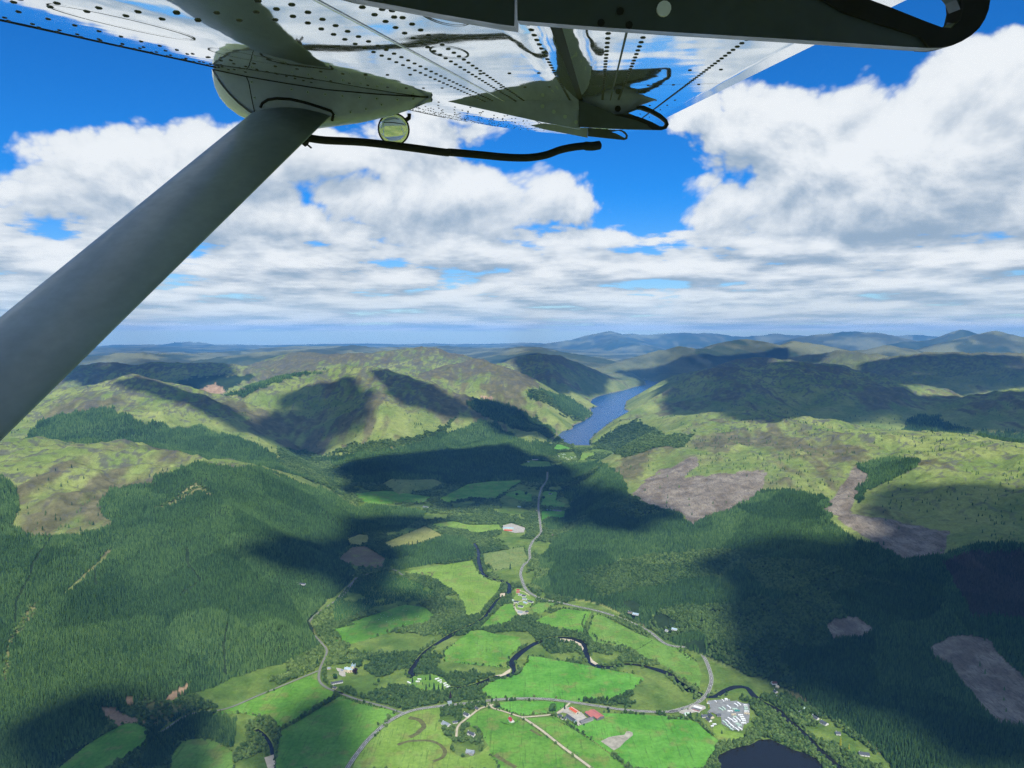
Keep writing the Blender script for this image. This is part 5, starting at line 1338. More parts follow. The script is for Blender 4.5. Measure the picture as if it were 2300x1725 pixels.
# fuselage behind the window and the float below it
def fuselage():
    bm = bmesh.new(); rings = []
    inv = WM.to_3x3().inverted()
    fx = (WM.to_3x3() @ Vector((1, 0, 0))); fx.z = 0; fx.normalize(); fy = Vector((0, 0, 1)).cross(fx)
    if fy.y < 0: fy = -fy
    base = CAM - fy * (.28 + .85)
    for t, w, h, zc in ((-6.0, .05, .05, -.3), (-5.6, .45, .5, -.3), (-4.2, .72, .8, -.2), (-2.6, .84, 1.05, -.05), (2.4, .84, 1.05, -.05), (5.0, .5, .7, .15), (7.5, .12, .25, .4)):
        ring = []
        for i in range(20):
            a = i / 20 * 6.2832; ca_, sa_ = math.cos(a), math.sin(a)
            ring.append(bm.verts.new(WI @ (base + fx * t + fy * (math.copysign(abs(ca_) ** .5, ca_) * w) + Vector((0, 0, zc + math.copysign(abs(sa_) ** .5, sa_) * h)))))
        rings.append(ring)
    for a, b in zip(rings[:-1], rings[1:]):
        for k in range(20): bm.faces.new((a[k], a[(k + 1) % 20], b[(k + 1) % 20], b[k]))
    bm.faces.new(rings[0]); bm.faces.new(list(reversed(rings[-1])))
    bmesh.ops.recalc_face_normals(bm, faces=bm.faces[:])
    me = bpy.data.meshes.new('fuselage'); bm.to_mesh(me); bm.free()
    for p in me.polygons: p.use_smooth = True
    link('fuselage', me, M_WHITE, plane)
    # one float under the wing root
    bm = bmesh.new(); rings = []
    fbse = CAM + fy * .35 - Vector((0, 0, 2.6))
    for t, w, hh, zt in ((-5.2, .05, .05, .32), (-4.4, .3, .3, .25), (-2.5, .42, .45, .12), (0, .44, .5, .05), (2.5, .36, .4, .05), (4.8, .12, .16, .08)):
        ring = [fbse + fx * t + fy * (w * a_) + Vector((0, 0, zt + hh * b_)) for a_, b_ in ((-.7, .4), (-1, .15), (-1, -.25), (0, -1), (1, -.25), (1, .15), (.7, .4), (0, .46))]
        rings.append([bm.verts.new(WI @ v) for v in ring])
    for a, b in zip(rings[:-1], rings[1:]):
        for k in range(8): bm.faces.new((a[k], a[(k + 1) % 8], b[(k + 1) % 8], b[k]))
    bm.faces.new(rings[0]); bm.faces.new(list(reversed(rings[-1])))
    bmesh.ops.recalc_face_normals(bm, faces=bm.faces[:])
    me = bpy.data.meshes.new('float'); bm.to_mesh(me); bm.free()
    fl = link('float', me, M_WHITE, plane)
    for t in (-1.6, 1.6):
        tube('float_strut', [WI @ (fbse + fx * t + Vector((0, 0, .3))), WI @ (base + fx * t * .8 + fy * .3 + Vector((0, 0, -1.0)))], .05, M_WHITE, fl, 8)
fuselage()
print('aircraft', time.time() - T0)
# ------------------------------------------------------------------ buildings
def H_(f, x, y, z=0.0):
    """ground point under a pixel; flat valley or hillside"""
    p = S1(f, x, y)
    g = at_z(p, VZ + 1.0)
    if inpoly(np.array([g.x]), np.array([g.y]), VAL_W)[0]: return Vector((g.x, g.y, VZ + 1.0))
    return hit(p)
M_WALLW = flat_mat('white_harling', (.66, .65, .60), .9, .12, .25)
M_WALLC = flat_mat('cream_harling', (.58, .50, .34), .9, .14, .25)
M_WALLG = flat_mat('grey_stone', (.30, .29, .27), .9, .2, .4)
M_SLATE = flat_mat('slate', (.065, .075, .09), .6, .25, .5)
M_SLATEL = flat_mat('pale_slate', (.22, .25, .27), .65, .2, .4)
M_REDR = flat_mat('dark_red_tile', (.30, .045, .04), .8, .2, .5)
M_PINK = flat_mat('faded_red_sheeting', (.40, .135, .115), .7, .14, .12)
M_ORANGE = flat_mat('orange_red_sheeting', (.52, .10, .045), .7, .14, .2)
M_GREYR = flat_mat('grey_sheeting', (.15, .15, .15), .7, .25, .3)
M_BLUER = flat_mat('blue_grey_roof', (.30, .40, .45), .6, .15, .3)
M_CARAV = flat_mat('caravan_white', (.68, .70, .67), .5, .08, .3)
M_CARAVG = flat_mat('caravan_pale_green', (.42, .56, .46), .5, .08, .3)
M_TEAL = flat_mat('teal_tarpaulin', (.03, .26, .24), .6, .1, .3)
M_GLASS = flat_mat('dark_window', (.03, .04, .05), .12, .1, 1, spec=.6)
M_DOOR = flat_mat('painted_door', (.10, .05, .04), .6, .1, 1)
M_YARD = flat_mat('yard_gravel', (.36, .34, .29), .95, .22, .12)
M_YARDG = flat_mat('yard_tarmac', (.20, .21, .205), .95, .2, .12)
M_SKYL = flat_mat('skylight_sheet', (.72, .74, .72), .5, .08, .3)
def bbox_bm(bm, a, b):
    r = bmesh.ops.create_cube(bm, size=1)
    for v in r['verts']: v.co = Vector([(a[i] + b[i]) / 2 + v.co[i] * (b[i] - a[i]) for i in range(3)])
def prism(bm, L, w, z0, z1, over=0.0, th=0.25):
    """gable roof: two sloping slabs along x"""
    hx = L / 2 + over; hy = w / 2 + over; k = (z1 - z0) / (w / 2); ze = z0 - over * k
    for s in (-1, 1):
        lo = [bm.verts.new((x, y, z)) for x, y, z in ((-hx, s * hy, ze), (hx, s * hy, ze), (hx, 0, z1), (-hx, 0, z1))]
        hi = [bm.verts.new((v.co.x, v.co.y, v.co.z + th)) for v in lo]
        bm.faces.new(lo); bm.faces.new(hi)
        for i in range(4): bm.faces.new((lo[i], lo[(i + 1) % 4], hi[(i + 1) % 4], hi[i]))
    bmesh.ops.recalc_face_normals(bm, faces=bm.faces[:])
def bmo(name, build, mat, parent):
    bm = bmesh.new(); build(bm); me = bpy.data.meshes.new(name); bm.to_mesh(me); bm.free(); return link(name, me, mat, parent)
def root_at(name, f, a, b, zr, label, cat, group=None):
    """Empty at a building's base; the two pixels are the ends of its ridge at height zr"""
    pa, pb = S1(f, *a), S1(f, *b)
    base = H_(f, (a[0] + b[0]) / 2, (a[1] + b[1]) / 2).z
    A_, B_ = at_z(pa, base + zr), at_z(pb, base + zr)
    o = bpy.data.objects.new(name, None); COL.objects.link(o)
    mid = (A_ + B_) / 2; o.location = (mid.x, mid.y, base - .3); d = B_ - A_
    o.rotation_euler = (0, 0, math.atan2(d.y, d.x))
    tag(o, label, cat, group)
    return o, max(math.hypot(d.x, d.y), 3.0)
def house(f, a, b, w, label, wall=None, roof=None, eave=3.0, rise=3.0, chim=2, name='house', cat='house', wins=3, group=None, wing=None):
    o, L = root_at(name, f, a, b, eave + rise, label, cat, group)
    wall = wall or M_WALLW; roof = roof or M_SLATE
    def walls(bm):
        hx, hy = L / 2, w / 2
        v = [bm.verts.new(p) for p in ((-hx, -hy, 0), (hx, -hy, 0), (hx, hy, 0), (-hx, hy, 0), (-hx, -hy, eave), (hx, -hy, eave), (hx, hy, eave), (-hx, hy, eave), (-hx, 0, eave + rise), (hx, 0, eave + rise))]
        for q_ in ((0, 1, 5, 4), (2, 3, 7, 6), (1, 2, 6, 9, 5), (3, 0, 4, 8, 7)): bm.faces.new([v[i] for i in q_])
        bmesh.ops.recalc_face_normals(bm, faces=bm.faces[:])
    wl = bmo('wall', walls, wall, o)
    rf = bmo('roof', lambda bm: prism(bm, L, w, eave, eave + rise, .35), roof, o)
    for i in range(chim):
        x = (-1 if i == 0 else 1) * (L / 2 - .6)
        bmo('chimney', lambda bm: bbox_bm(bm, (x - .45, -.6, eave + rise - .8), (x + .45, .6, eave + rise + 1.3)), wall, rf)
    for s in (-1, 1):
        for k in range(wins):
            x = (k - (wins - 1) / 2) * L / (wins + .6)
            if k == wins // 2 and s == -1 and wins > 1:
                bmo('door', lambda bm: bbox_bm(bm, (x - .55, s * (w / 2) - .06, .2), (x + .55, s * (w / 2) + .06, 2.3)), M_DOOR, o)
            else:
                bmo('window', lambda bm: bbox_bm(bm, (x - .6, s * (w / 2) - .05, 1.1), (x + .6, s * (w / 2) + .05, 2.4)), M_GLASS, o)
    if wing:   # cross wing towards one side: (x position, length, width)
        x, wl_, ww = wing
        def wb(bm):
            hy = ww / 2; y0, y1 = 0, -wl_ if wl_ > 0 else -wl_
            v = [bm.verts.new(p) for p in ((x - hy, 0, 0), (x + hy, 0, 0), (x + hy, y1, 0), (x - hy, y1, 0), (x - hy, 0, eave), (x + hy, 0, eave), (x + hy, y1, eave), (x - hy, y1, eave), (x, y1, eave + rise * .8))]
            for q_ in ((1, 2, 6, 5), (3, 0, 4, 7), (2, 3, 7, 8, 6)): bm.faces.new([v[i] for i in q_])
        bmo('wall', wb, wall, o)
        def rb(bm):
            hy = ww / 2 + .3; y1 = -wl_ - .3; k = rise * .8 / (ww / 2); ze = eave - .3 * k
            for s in (-1, 1):
                lo = [bm.verts.new(p) for p in ((x + s * hy, 0, ze), (x + s * hy, y1, ze), (x, y1, eave + rise * .8), (x, 0, eave + rise * .8))]
                hi = [bm.verts.new((v.co.x, v.co.y, v.co.z + .25)) for v in lo]
                bm.faces.new(lo); bm.faces.new(hi)
                for i in range(4): bm.faces.new((lo[i], lo[(i + 1) % 4], hi[(i + 1) % 4], hi[i]))
        bmo('roof', rb, roof, o)
    return o
def barn(f, a, b, w, label, wall, roof, eave=4.5, rise=2.5, bays=1, skylight=False, name='barn', cat='barn'):
    o, L = root_at(name, f, a, b, eave + rise, label, cat)
    for k in range(bays):
        y = (k - (bays - 1) / 2) * w
        def walls(bm):
            bbox_bm(bm, (-L / 2, y - w / 2 + .02, 0), (L / 2, y + w / 2 - .02, eave))
            for sx in (-1, 1):
                bm.faces.new([bm.verts.new(p) for p in ((sx * L / 2, y - w / 2, eave), (sx * L / 2, y + w / 2, eave), (sx * L / 2, y, eave + rise))])
        bmo('wall', walls, wall, o)
        rf = bmo('roof', lambda bm: prism(bm, L, w, eave, eave + rise, .3, .12), roof, o); rf.location.y = y
        if skylight: bmo('skylight', lambda bm: bbox_bm(bm, (-L / 2, -.5, eave + rise + .05), (L / 2, .5, eave + rise + .3)), M_SKYL, rf)
        n = max(2, int(L / 5))
        def seams(bm):
            for i in range(n + 1):
                x = -L / 2 + L * i / n; sl = rise / (w / 2)
                for s in (-1, 1):
                    v = [bm.verts.new(p) for p in ((x - .12, s * w / 2, eave + .16), (x + .12, s * w / 2, eave + .16), (x + .12, 0, eave + rise + .16), (x - .12, 0, eave + rise + .16))]
                    bm.faces.new(v)
        bmo('sheet_seams', seams, roof, rf)['kind'] = 'stuff'
    for sx in (-1, 1): bmo('barn_door', lambda bm: bbox_bm(bm, (sx * L / 2 - .08, -2.2, .2), (sx * L / 2 + .08, 2.2, 3.8)), M_GREYR, o)
    return o

# the farm
sheet('farm_yard', wobble(W('B1', [(560, 440), (640, 430), (800, 540), (960, 560), (1080, 690), (930, 770), (960, 860), (880, 900), (830, 850), (760, 760), (600, 590), (480, 560), (380, 600), (300, 580), (420, 500), (520, 430)]), 6, .6), VZ + .98, M_YARD, 'pale gravel farm yard between the sheds')
barn('B1', (1180, 480), (1430, 650), 21.0, 'wide farm shed with three faded red roof spans', M_GREYR, M_PINK, 5.0, 2.4, 1)
barn('B1', (1075, 515), (1240, 640), 9.5, 'left lower span of the faded red farm shed', M_GREYR, M_PINK, 4.4, 1.6, 1)
barn('B1', (690, 410), (860, 520), 12.5, 'bright orange red farm shed with a white skylight ridge', M_WALLC, M_ORANGE, 4.5, 2.6, 1, True)
barn('B1', (930, 765), (1215, 665), 10.5, 'dark grey farm barn in front of the red shed', M_WALLG, M_GREYR, 4.0, 2.2, 1)
house('B1', (600, 590), (800, 735), 8.5, 'long slate roofed farm building beside the yard', M_BLUER, M_SLATE, 3.2, 2.8, 0, 'farm_building', 'building', 4)
house('B1', (385, 575), (480, 625), 8.0, 'white farmhouse with dark roof under the big round tree', M_WALLC, M_SLATE, 4.0, 3.0)
house('B1', (470, 650), (580, 665), 8.0, 'small white house with black roof in the farm garden', M_WALLW, M_SLATE, 3.2, 2.6, 1)
# cottages
house('B3', (1855, 690), (1925, 770), 8.5, 'red roofed white cottage alone in its hedged garden', M_WALLW, M_REDR, 3.2, 3.2, 2, wing=(2, 6, 6))
house('B3', (920, 1010), (1065, 1075), 8.0, 'tall white cottage with slate roof between the trees', M_WALLW, M_SLATE, 4.2, 3.4, 2, wing=(-3, 5.5, 5))
house('B3', (880, 1430), (1060, 1460), 11.0, 'grey roofed house in the garden below the white cottage', M_WALLG, M_SLATEL, 3.4, 4.0, 2, wing=(4, 8, 8))
house('B3', (350, 790), (490, 860), 12.0, 'white bungalow with a pale roof at the wood edge', M_WALLW, M_SLATEL, 3.0, 3.2, 1)
house('B3', (830, 590), (940, 640), 8.5, 'white house with pink gable beside the lane', M_WALLW, M_SLATE, 3.6, 3.2, 2, wing=(3, 6, 6))
house('B3', (1085, 465), (1160, 500), 7.0, 'small cream lodge where the lane leaves the road', M_WALLC, M_SLATE, 3.0, 2.8, 1)
house('B3', (570, 800), (680, 785), 6.5, 'low white outhouse in the trees right of the bungalow', M_WALLW, M_SLATE, 2.6, 2.0, 0)
house('B3', (455, 345), (545, 335), 8.0, 'blue white shed by the road under the dark purple tree', M_BLUER, M_SLATEL, 3.5, 1.8, 0, 'shed', 'shed', 1)
# castle-like mansion in the wood
def mansion():
    o, L = root_at('mansion', 'B5', (1030, 540), (1300, 560), 9.0, 'cream stone mansion with blue roofs and a turreted tower', 'mansion')
    L = max(L, 22)
    bmo('wall', lambda bm: bbox_bm(bm, (-L / 2, -6, 0), (L / 2, 6, 7)), M_WALLC, o)
    bmo('wall', lambda bm: bbox_bm(bm, (-2, -10, 0), (6, -6, 7)), M_WALLC, o)
    bmo('roof', lambda bm: prism(bm, L, 12, 7, 10.5, .4), M_BLUER, o)
    bmo('gable_wall', lambda bm: [bm.faces.new([bm.verts.new(p) for p in ((sx * L / 2, -6, 7), (sx * L / 2, 6, 7), (sx * L / 2, 0, 10.4))]) for sx in (-1, 1)], M_WALLC, o)
    tw = bmo('tower', lambda bm: bbox_bm(bm, (L / 2 - 4.5, -4, 0), (L / 2 + 3.5, 4, 16)), M_WALLC, o)
    bmo('tower_roof', lambda bm: bbox_bm(bm, (L / 2 - 4.8, -4.3, 16), (L / 2 + 3.8, 4.3, 16.6)), M_BLUER, tw)
    for sx in (L / 2 - 4.3, L / 2 + 3.3):
        for sy in (-3.8, 3.8):
            def turret(bm):
                bmesh.ops.create_cone(bm, cap_ends=True, segments=10, radius1=1.2, radius2=1.2, depth=6, matrix=Matrix.Translation((sx, sy, 15.5)))
                bmesh.ops.create_cone(bm, cap_ends=True, segments=10, radius1=1.4, radius2=.05, depth=3, matrix=Matrix.Translation((sx, sy, 20)))
            bmo('turret', turret, M_BLUER, tw)
    for k in range(5):
        for z in (1.4, 4.4):
            x = -L / 2 + 3 + k * (L - 8) / 4
            bmo('window', lambda bm: bbox_bm(bm, (x - .6, -6.06, z), (x + .6, -5.9, z + 1.9)), M_GLASS, o)
    bmo('door', lambda bm: bbox_bm(bm, (1.2, -10.08, .2), (2.8, -9.9, 2.6)), M_DOOR, o)
    for x in (-L / 4, L / 6): bmo('chimney', lambda bm: bbox_bm(bm, (x - .8, -.8, 9.5), (x + .8, .8, 12.5)), M_WALLC, o)
mansion()
sheet('mansion_forecourt', wobble(W('B5', [(760, 560), (900, 580), (1020, 650), (1050, 720), (1060, 830), (960, 830), (860, 780), (850, 690), (790, 640)]), 6, .5), VZ + .98, M_YARD, 'pale gravel forecourt of the mansion')
sheet('walled_lawn', wobble(W('B5', [(460, 690), (720, 660), (850, 720), (800, 880), (620, 930), (470, 920)]), 6, .5), VZ + .96, M_VERGE, 'mown lawn left of the mansion')
house('B5', (600, 995), (965, 930), 8.5, 'long low stable block with slate roof near the mansion', M_WALLW, M_SLATE, 3.2, 2.4, 0, 'stable_block', 'building', 6)
house('B5', (670, 1115), (770, 1135), 7.5, 'small cream lodge between stable block and lane', M_WALLC, M_SLATE, 3.0, 2.6, 1)
house('B5', (495, 530), (590, 535), 7.0, 'cream garden house at the edge of the mansion lawn', M_WALLC, M_SLATEL, 3.0, 2.2, 0)
house('B5', (930, 590), (990, 605), 6.0, 'white annexe touching the mansion forecourt', M_WALLW, M_SLATEL, 2.8, 1.8, 0)
# village by the river
for a, b, w, lab, wall, roof in (
    ((700, 315), (790, 322), 9, 'topmost red roofed house of the village', M_WALLC, M_REDR), ((690, 385), (790, 390), 9, 'second red roofed house of the village', M_WALLC, M_REDR),
    ((760, 450), (850, 470), 9, 'white gabled village house below the red roofs', M_WALLW, M_SLATEL), ((865, 485), (985, 500), 10, 'dark slate village house right of the white gable', M_WALLW, M_SLATE),
    ((885, 580), (1010, 600), 9, 'low white village house with grey roof in the middle', M_WALLW, M_SLATEL), ((620, 670), (760, 690), 10, 'white village house with black roof on the left edge', M_WALLW, M_SLATE),
    ((920, 690), (1030, 730), 10, 'pale blue roofed village house with a lawn', M_WALLC, M_BLUER), ((1060, 650), (1200, 690), 10, 'dark roofed village house on the right edge', M_WALLW, M_SLATE),
    ((750, 805), (900, 830), 11, 'wide slate roofed village house above the lane', M_WALLW, M_SLATE), ((740, 1000), (880, 1020), 11, 'large white village house with grey roof at the lane end', M_WALLW, M_SLATEL),
    ((960, 990), (1060, 985), 11, 'cream village house with dark roof beside the green lawn', M_WALLC, M_SLATE), ((545, 630), (600, 640), 6, 'tiny pale green hut left of the village', M_CARAVG, M_CARAVG)):
    house('B4', a, b, w, lab, wall, roof, 3.2, 2.8, 1 if w > 6 else 0)
sheet('village_gardens', wobble(W('B4', [(640, 300), (860, 320), (1100, 540), (1290, 660), (1180, 780), (1100, 1000), (1080, 1150), (880, 1160), (700, 1100), (600, 900), (580, 680), (680, 500)]), 8, 2), VZ + .93, GM[2], 'light green gardens around the village houses')
sheet('village_yard', wobble(W('B4', [(690, 960), (1060, 1040), (1040, 1100), (800, 1130), (720, 1060)]), 6, 1), VZ + .97, M_YARD, 'pale yard before the lower village houses')
strip('lane', smooth_path(W('B4', [(1100, 530), (950, 420), (830, 390), (780, 340)]), 8), 5, 1.12, M_GRAVEL, 'pale lane through the upper village')
strip('lane', smooth_path(W('B4', [(900, 690), (700, 740), (620, 800), (640, 900), (700, 1000), (760, 1090), (830, 1160), (870, 1280), (950, 1420)]), 8), 6, 1.13, M_GRAVEL, 'pale lane curving down through the lower village')
# houses along the river, lower right
for f, a, b, w, lab, wall, roof in (
    ('B7', (500, 270), (640, 345), 8, 'dark roofed white bungalow nearest the river bend', M_WALLW, M_SLATE), ('B7', (710, 400), (860, 480), 11, 'large dark roofed white house above the river', M_WALLW, M_SLATE),
    ('B7', (1075, 690), (1190, 700), 10, 'white house with a blue solar roof by the yellow conifer', M_WALLW, M_SLATE), ('B7', (1650, 1190), (1910, 1225), 12, 'broad slate roofed white house in the bottom right garden', M_WALLW, M_SLATE),
    ('B7', (570, 205), (655, 235), 6, 'small white garage behind the bungalows', M_WALLW, M_SLATEL), ('B7', (265, 70), (355, 115), 6, 'pale green chalet on the forest edge above the river', M_CARAVG, M_CARAVG),
    ('B7', (160, 165), (255, 185), 6, 'small white hut between chalet and river', M_WALLW, M_SLATEL), ('B8', (460, 565), (610, 560), 10, 'brown roofed white house at the foot of the dark forest', M_WALLW, M_DOOR),
    ('B8', (600, 660), (685, 690), 7, 'cream shed beside the brown roofed house', M_WALLC, M_WALLC), ('B8', (540, 805), (620, 850), 9, 'white gabled house between the forest and the weir', M_WALLW, M_SLATE), ('B8', (575, 985), (680, 1000), 9, 'pale roofed house nearest the river weir', M_WALLG, M_SLATEL),
    ('D8', (340, 350), (430, 362), 8, 'slate roofed house hidden high in the roadside wood', M_WALLC, M_SLATE), ('D8', (455, 390), (600, 415), 9, 'blue grey roofed house in the roadside wood', M_WALLW, M_BLUER),
    ('D8', (1430, 765), (1560, 790), 9, 'white house with blue roof at the forest foot', M_WALLW, M_BLUER), ('D8', (1265, 805), (1330, 820), 7, 'white cabin below the blue roofed house', M_WALLW, M_SLATEL),
    ('A6', (1845, 300), (1895, 303), 9, 'white house in a clearing of the left forest', M_WALLW, M_SLATE), ('D4', (845, 160), (890, 168), 9, 'white house in the shaded mid valley trees', M_WALLW, M_SLATEL),
    ('D5', (690, 1165), (750, 1172), 10, 'long white farmhouse right of the straight road', M_WALLW, M_SLATEL), ('D5', (765, 1172), (895, 1185), 12, 'low grey farm sheds right of the straight road', M_WALLG, M_GREYR),
    ('D5', (500, 1178), (545, 1185), 9, 'red roofed house left of the straight road', M_WALLW, M_REDR), ('D5', (488, 1262), (522, 1266), 9, 'small white house left of the straight road', M_WALLW, M_WALLW),
    ('D5', (720, 938), (760, 942), 9, 'white cottage beyond the shaded field', M_WALLW, M_SLATE), ('D5', (275, 1125), (315, 1130), 8, 'pale green hut in the shaded trees', M_CARAVG, M_CARAVG),
    ('D5', (1030, 1055), (1090, 1062), 12, 'grey house in the right valley forest', M_WALLG, M_SLATEL), ('D5', (765, 1532), (810, 1532), 10, 'white fronted house at the end of the straight road', M_WALLW, M_DOOR),
    ('D5', (395, 482), (440, 482), 12, 'white farmhouse near the head of the loch', M_WALLW, M_SLATEL), ('D5', (480, 455), (570, 452), 12, 'long farm building beside the loch farmhouse', M_WALLC, M_SLATEL)):
    house(f, a, b, w, lab, wall, roof, 3.2, 2.8, 1 if w > 7 else 0, wins=3 if w > 7 else 1)
barn('D4', (1640, 370), (1740, 372), 18, 'pale roofed sawmill shed in the mid valley clearing', M_CARAVG, M_BLUER, 5, 2)
barn('D4', (1650, 392), (1730, 396), 10, 'orange sawmill shed in the mid valley clearing', M_ORANGE, M_ORANGE, 4, 1.5)
sheet('sawmill_yard', wobble(W('D4', [(1620, 360), (1720, 335), (1860, 380), (1845, 425), (1760, 430), (1640, 405)]), 8, 1), VZ + .97, M_YARD, 'pale yard of the mid valley sawmill')
# filling station
def station():
    o, L = root_at('filling_station', 'B2', (300, 740), (500, 800), 5.0, 'filling station with white canopy and red edged shop roof', 'station')
    bmo('canopy', lambda bm: bbox_bm(bm, (-L / 2, -1, 4.6), (L / 2, 8, 5.2)), M_CARAV, o)
    for sx in (-.35, .35): bmo('canopy_post', lambda bm: bbox_bm(bm, (sx * L - .2, 3.2, 0), (sx * L + .2, 3.6, 4.6)), M_CARAV, o)
    for sx in (-.2, .2): bmo('fuel_pump', lambda bm: bbox_bm(bm, (sx * L - .4, 3.0, 0), (sx * L + .4, 3.8, 1.7)), M_REDR, o)
    sh = bmo('shop', lambda bm: bbox_bm(bm, (-L / 2 - 2, -10, 0), (L / 2 - 1, -2, 3.6)), M_WALLW, o)
    bmo('shop_roof', lambda bm: bbox_bm(bm, (-L / 2 - 2.3, -10.3, 3.6), (L / 2 - .7, -1.7, 4.0)), M_GREYR, sh)
    bmo('red_fascia', lambda bm: bbox_bm(bm, (-L / 2 + 2, -10.5, 3.2), (L / 2 - .6, -10.3, 4.2)), M_ORANGE, sh)
    bmo('shop_window', lambda bm: bbox_bm(bm, (-L / 2, -2.06, .6), (L / 2 - 3, -1.95, 2.6)), M_GLASS, sh)
station()
sheet('station_forecourt', W('B2', [(250, 710), (420, 690), (600, 740), (610, 800), (470, 870), (300, 900), (60, 940), (-60, 900), (0, 840), (180, 800)]), VZ + 1.04, M_YARD, 'pale concrete forecourt of the filling station')
sheet('caravan_park_ground', wobble(W('B2', [(620, 620), (760, 590), (1210, 560), (1220, 620), (1380, 600), (1520, 660), (1700, 680), (1700, 920), (1680, 1150), (1560, 1190), (1520, 1330), (1430, 1340), (1240, 1320), (1000, 1170), (990, 1010), (780, 900), (640, 900), (730, 800), (700, 700)]), 8, .6), VZ + .99, M_YARDG, 'grey tarmac of the caravan park')
sheet('caravan_park_lawn', W('B2', [(800, 1260), (1000, 1180), (1110, 1270), (1100, 1330), (1560, 1430), (1560, 1500), (1250, 1640), (1000, 1660), (800, 1470)]), VZ + .9, GM[2], 'rough lawn below the caravan park')
for a, b, w, lab, wall, roof in (((700, 890), (780, 970), 9, 'tall cream house with black roof beside the caravan park', M_WALLC, M_SLATE), ((510, 935), (640, 930), 9, 'white house with dark blue roof behind the filling station', M_WALLW, M_SLATE),
                                 ((640, 985), (730, 1060), 8, 'white house with black roof next to the cream house', M_WALLW, M_SLATE), ((890, 905), (990, 915), 8, 'low black roofed hut inside the caravan park', M_WALLG, M_SLATE), ((80, 895), (185, 880), 8, 'low pale green hut left of the filling station', M_WALLW, M_CARAVG)):
    house('B2', a, b, w, lab, wall, roof, 3.6 if 'tall' in lab else 3.0, 3.0, 1)

# static caravans
def caravan_proto(mat):
    def body(bm):
        bbox_bm(bm, (-.5, -.5, .15), (.5, .5, .9)); bmesh.ops.bevel(bm, geom=bm.edges[:], offset=.03, segments=1, affect='EDGES')
    def roof(bm):
        v = [bm.verts.new(p) for p in ((-.51, -.53, .9), (.51, -.53, .9), (.51, .53, .9), (-.51, .53, .9), (-.51, 0, 1.03), (.51, 0, 1.03))]
        for q_ in ((0, 1, 5, 4), (2, 3, 4, 5), (1, 2, 5), (3, 0, 4), (3, 2, 1, 0)): bm.faces.new([v[i] for i in q_])
    def wheels(bm):
        for x in (-.15, .15): bbox_bm(bm, (x - .05, -.45, 0), (x + .05, .45, .18))
    def mk(fn):
        bm = bmesh.new(); fn(bm); me = bpy.data.meshes.new('caravan_part'); bm.to_mesh(me); bm.free(); return me
    win = [mk(lambda bm: bbox_bm(bm, (x - .08, s * .5 - .012, .45), (x + .08, s * .5 + .012, .75))) for s in (-1, 1) for x in (-.3, .02, .32)]
    d = mk(lambda bm: bbox_bm(bm, (.13, -.515, .2), (.2, -.49, .8)))
    ms = [('body', mk(body), mat), ('roof', mk(roof), mat if mat is not M_CARAV else M_SKYL), ('wheels', mk(wheels), M_RUB)] + [('window', m_, M_GLASS) for m_ in win] + [('door', d, M_DOOR)]
    for _, m_, mt in ms: m_.materials.append(mt)
    return ms
PROTO = {'w': caravan_proto(M_CARAV), 'g': caravan_proto(M_CARAVG), 't': caravan_proto(M_TEAL), 'c': caravan_proto(M_WALLC)}
def caravan(f, a, b, kind, label, group, w=3.4, h=3.1, parts=True):
    o, L = root_at('caravan', f, a, b, 2.6, label, 'caravan', group)
    L = max(L, 5.5)
    for nm, me, _ in (PROTO[kind] if parts else PROTO[kind][:2]):
        c = bpy.data.objects.new(nm, me); COL.objects.link(c); c.parent = o; c.scale = (L, w, h)
    return o
for a, b, k, row in (((940, 765), (1040, 820), 'g', 0), ((1020, 740), (1095, 800), 'g', 0), ((1140, 700), (1230, 770), 'w', 0), ((1320, 650), (1410, 712), 'w', 0), ((1400, 630), (1475, 690), 'w', 0),
                     ((1550, 690), (1640, 700), 'w', 1), ((1560, 745), (1650, 750), 'g', 1), ((1570, 790), (1660, 795), 'g', 1), ((1565, 845), (1680, 850), 'w', 1), ((1565, 890), (1695, 905), 'c', 1),
                     ((1270, 785), (1390, 785), 'g', 2), ((1330, 830), (1450, 830), 't', 3), ((1150, 835), (1280, 845), 'w', 2), ((1250, 925), (1360, 920), 'c', 4), ((1290, 975), (1380, 985), 'g', 2),
                     ((1160, 1000), (1215, 1035), 'w', 5), ((1215, 1030), (1295, 1090), 'w', 5), ((1290, 1020), (1390, 1095), 'w', 5), ((1375, 1010), (1470, 1085), 'w', 5),
                     ((1415, 935), (1535, 940), 'w', 6), ((1460, 985), (1560, 990), 'w', 6), ((1480, 1035), (1590, 1040), 'w', 6), ((1510, 1075), (1605, 1080), 'w', 6), ((1490, 1135), (1615, 1145), 'w', 6),
                     ((1035, 1085), (1125, 1155), 'g', 7), ((1110, 1060), (1195, 1135), 'w', 7), ((1120, 1180), (1220, 1255), 'g', 7), ((1210, 1160), (1310, 1245), 'w', 7),
                     ((1300, 1110), (1390, 1105), 'w', 8), ((1350, 1155), (1440, 1150), 'g', 8), ((1400, 1200), (1500, 1195), 'g', 8), ((1420, 1240), (1510, 1305), 'w', 8), ((1345, 1260), (1430, 1325), 'w', 8), ((1225, 1275), (1290, 1310), 'g', 9),
                     ((780, 1170), (870, 1165), 'w', 10), ((735, 1215), (805, 1210), 'w', 10)):
    lab = ['caravan in the loose top row of the large caravan park', 'caravan in the right column at the edge of the large caravan park', 'caravan on the central tarmac of the large caravan park', 'teal covered caravan in the large caravan park', 'cream caravan above the lower rows of the large caravan park',
           'white slanting caravan in the upper middle row of the large caravan park', 'white level caravan in the right lower column of the large caravan park', 'slanting caravan in the left lower row of the large caravan park', 'caravan in the bottom rows of the large caravan park',
           'bright green caravan at the lower hedge of the large caravan park', 'white caravan beside the hedge left of the park lawn'][row]
    caravan('B2', a, b, k, lab, 'caravans in the park by the bridge')
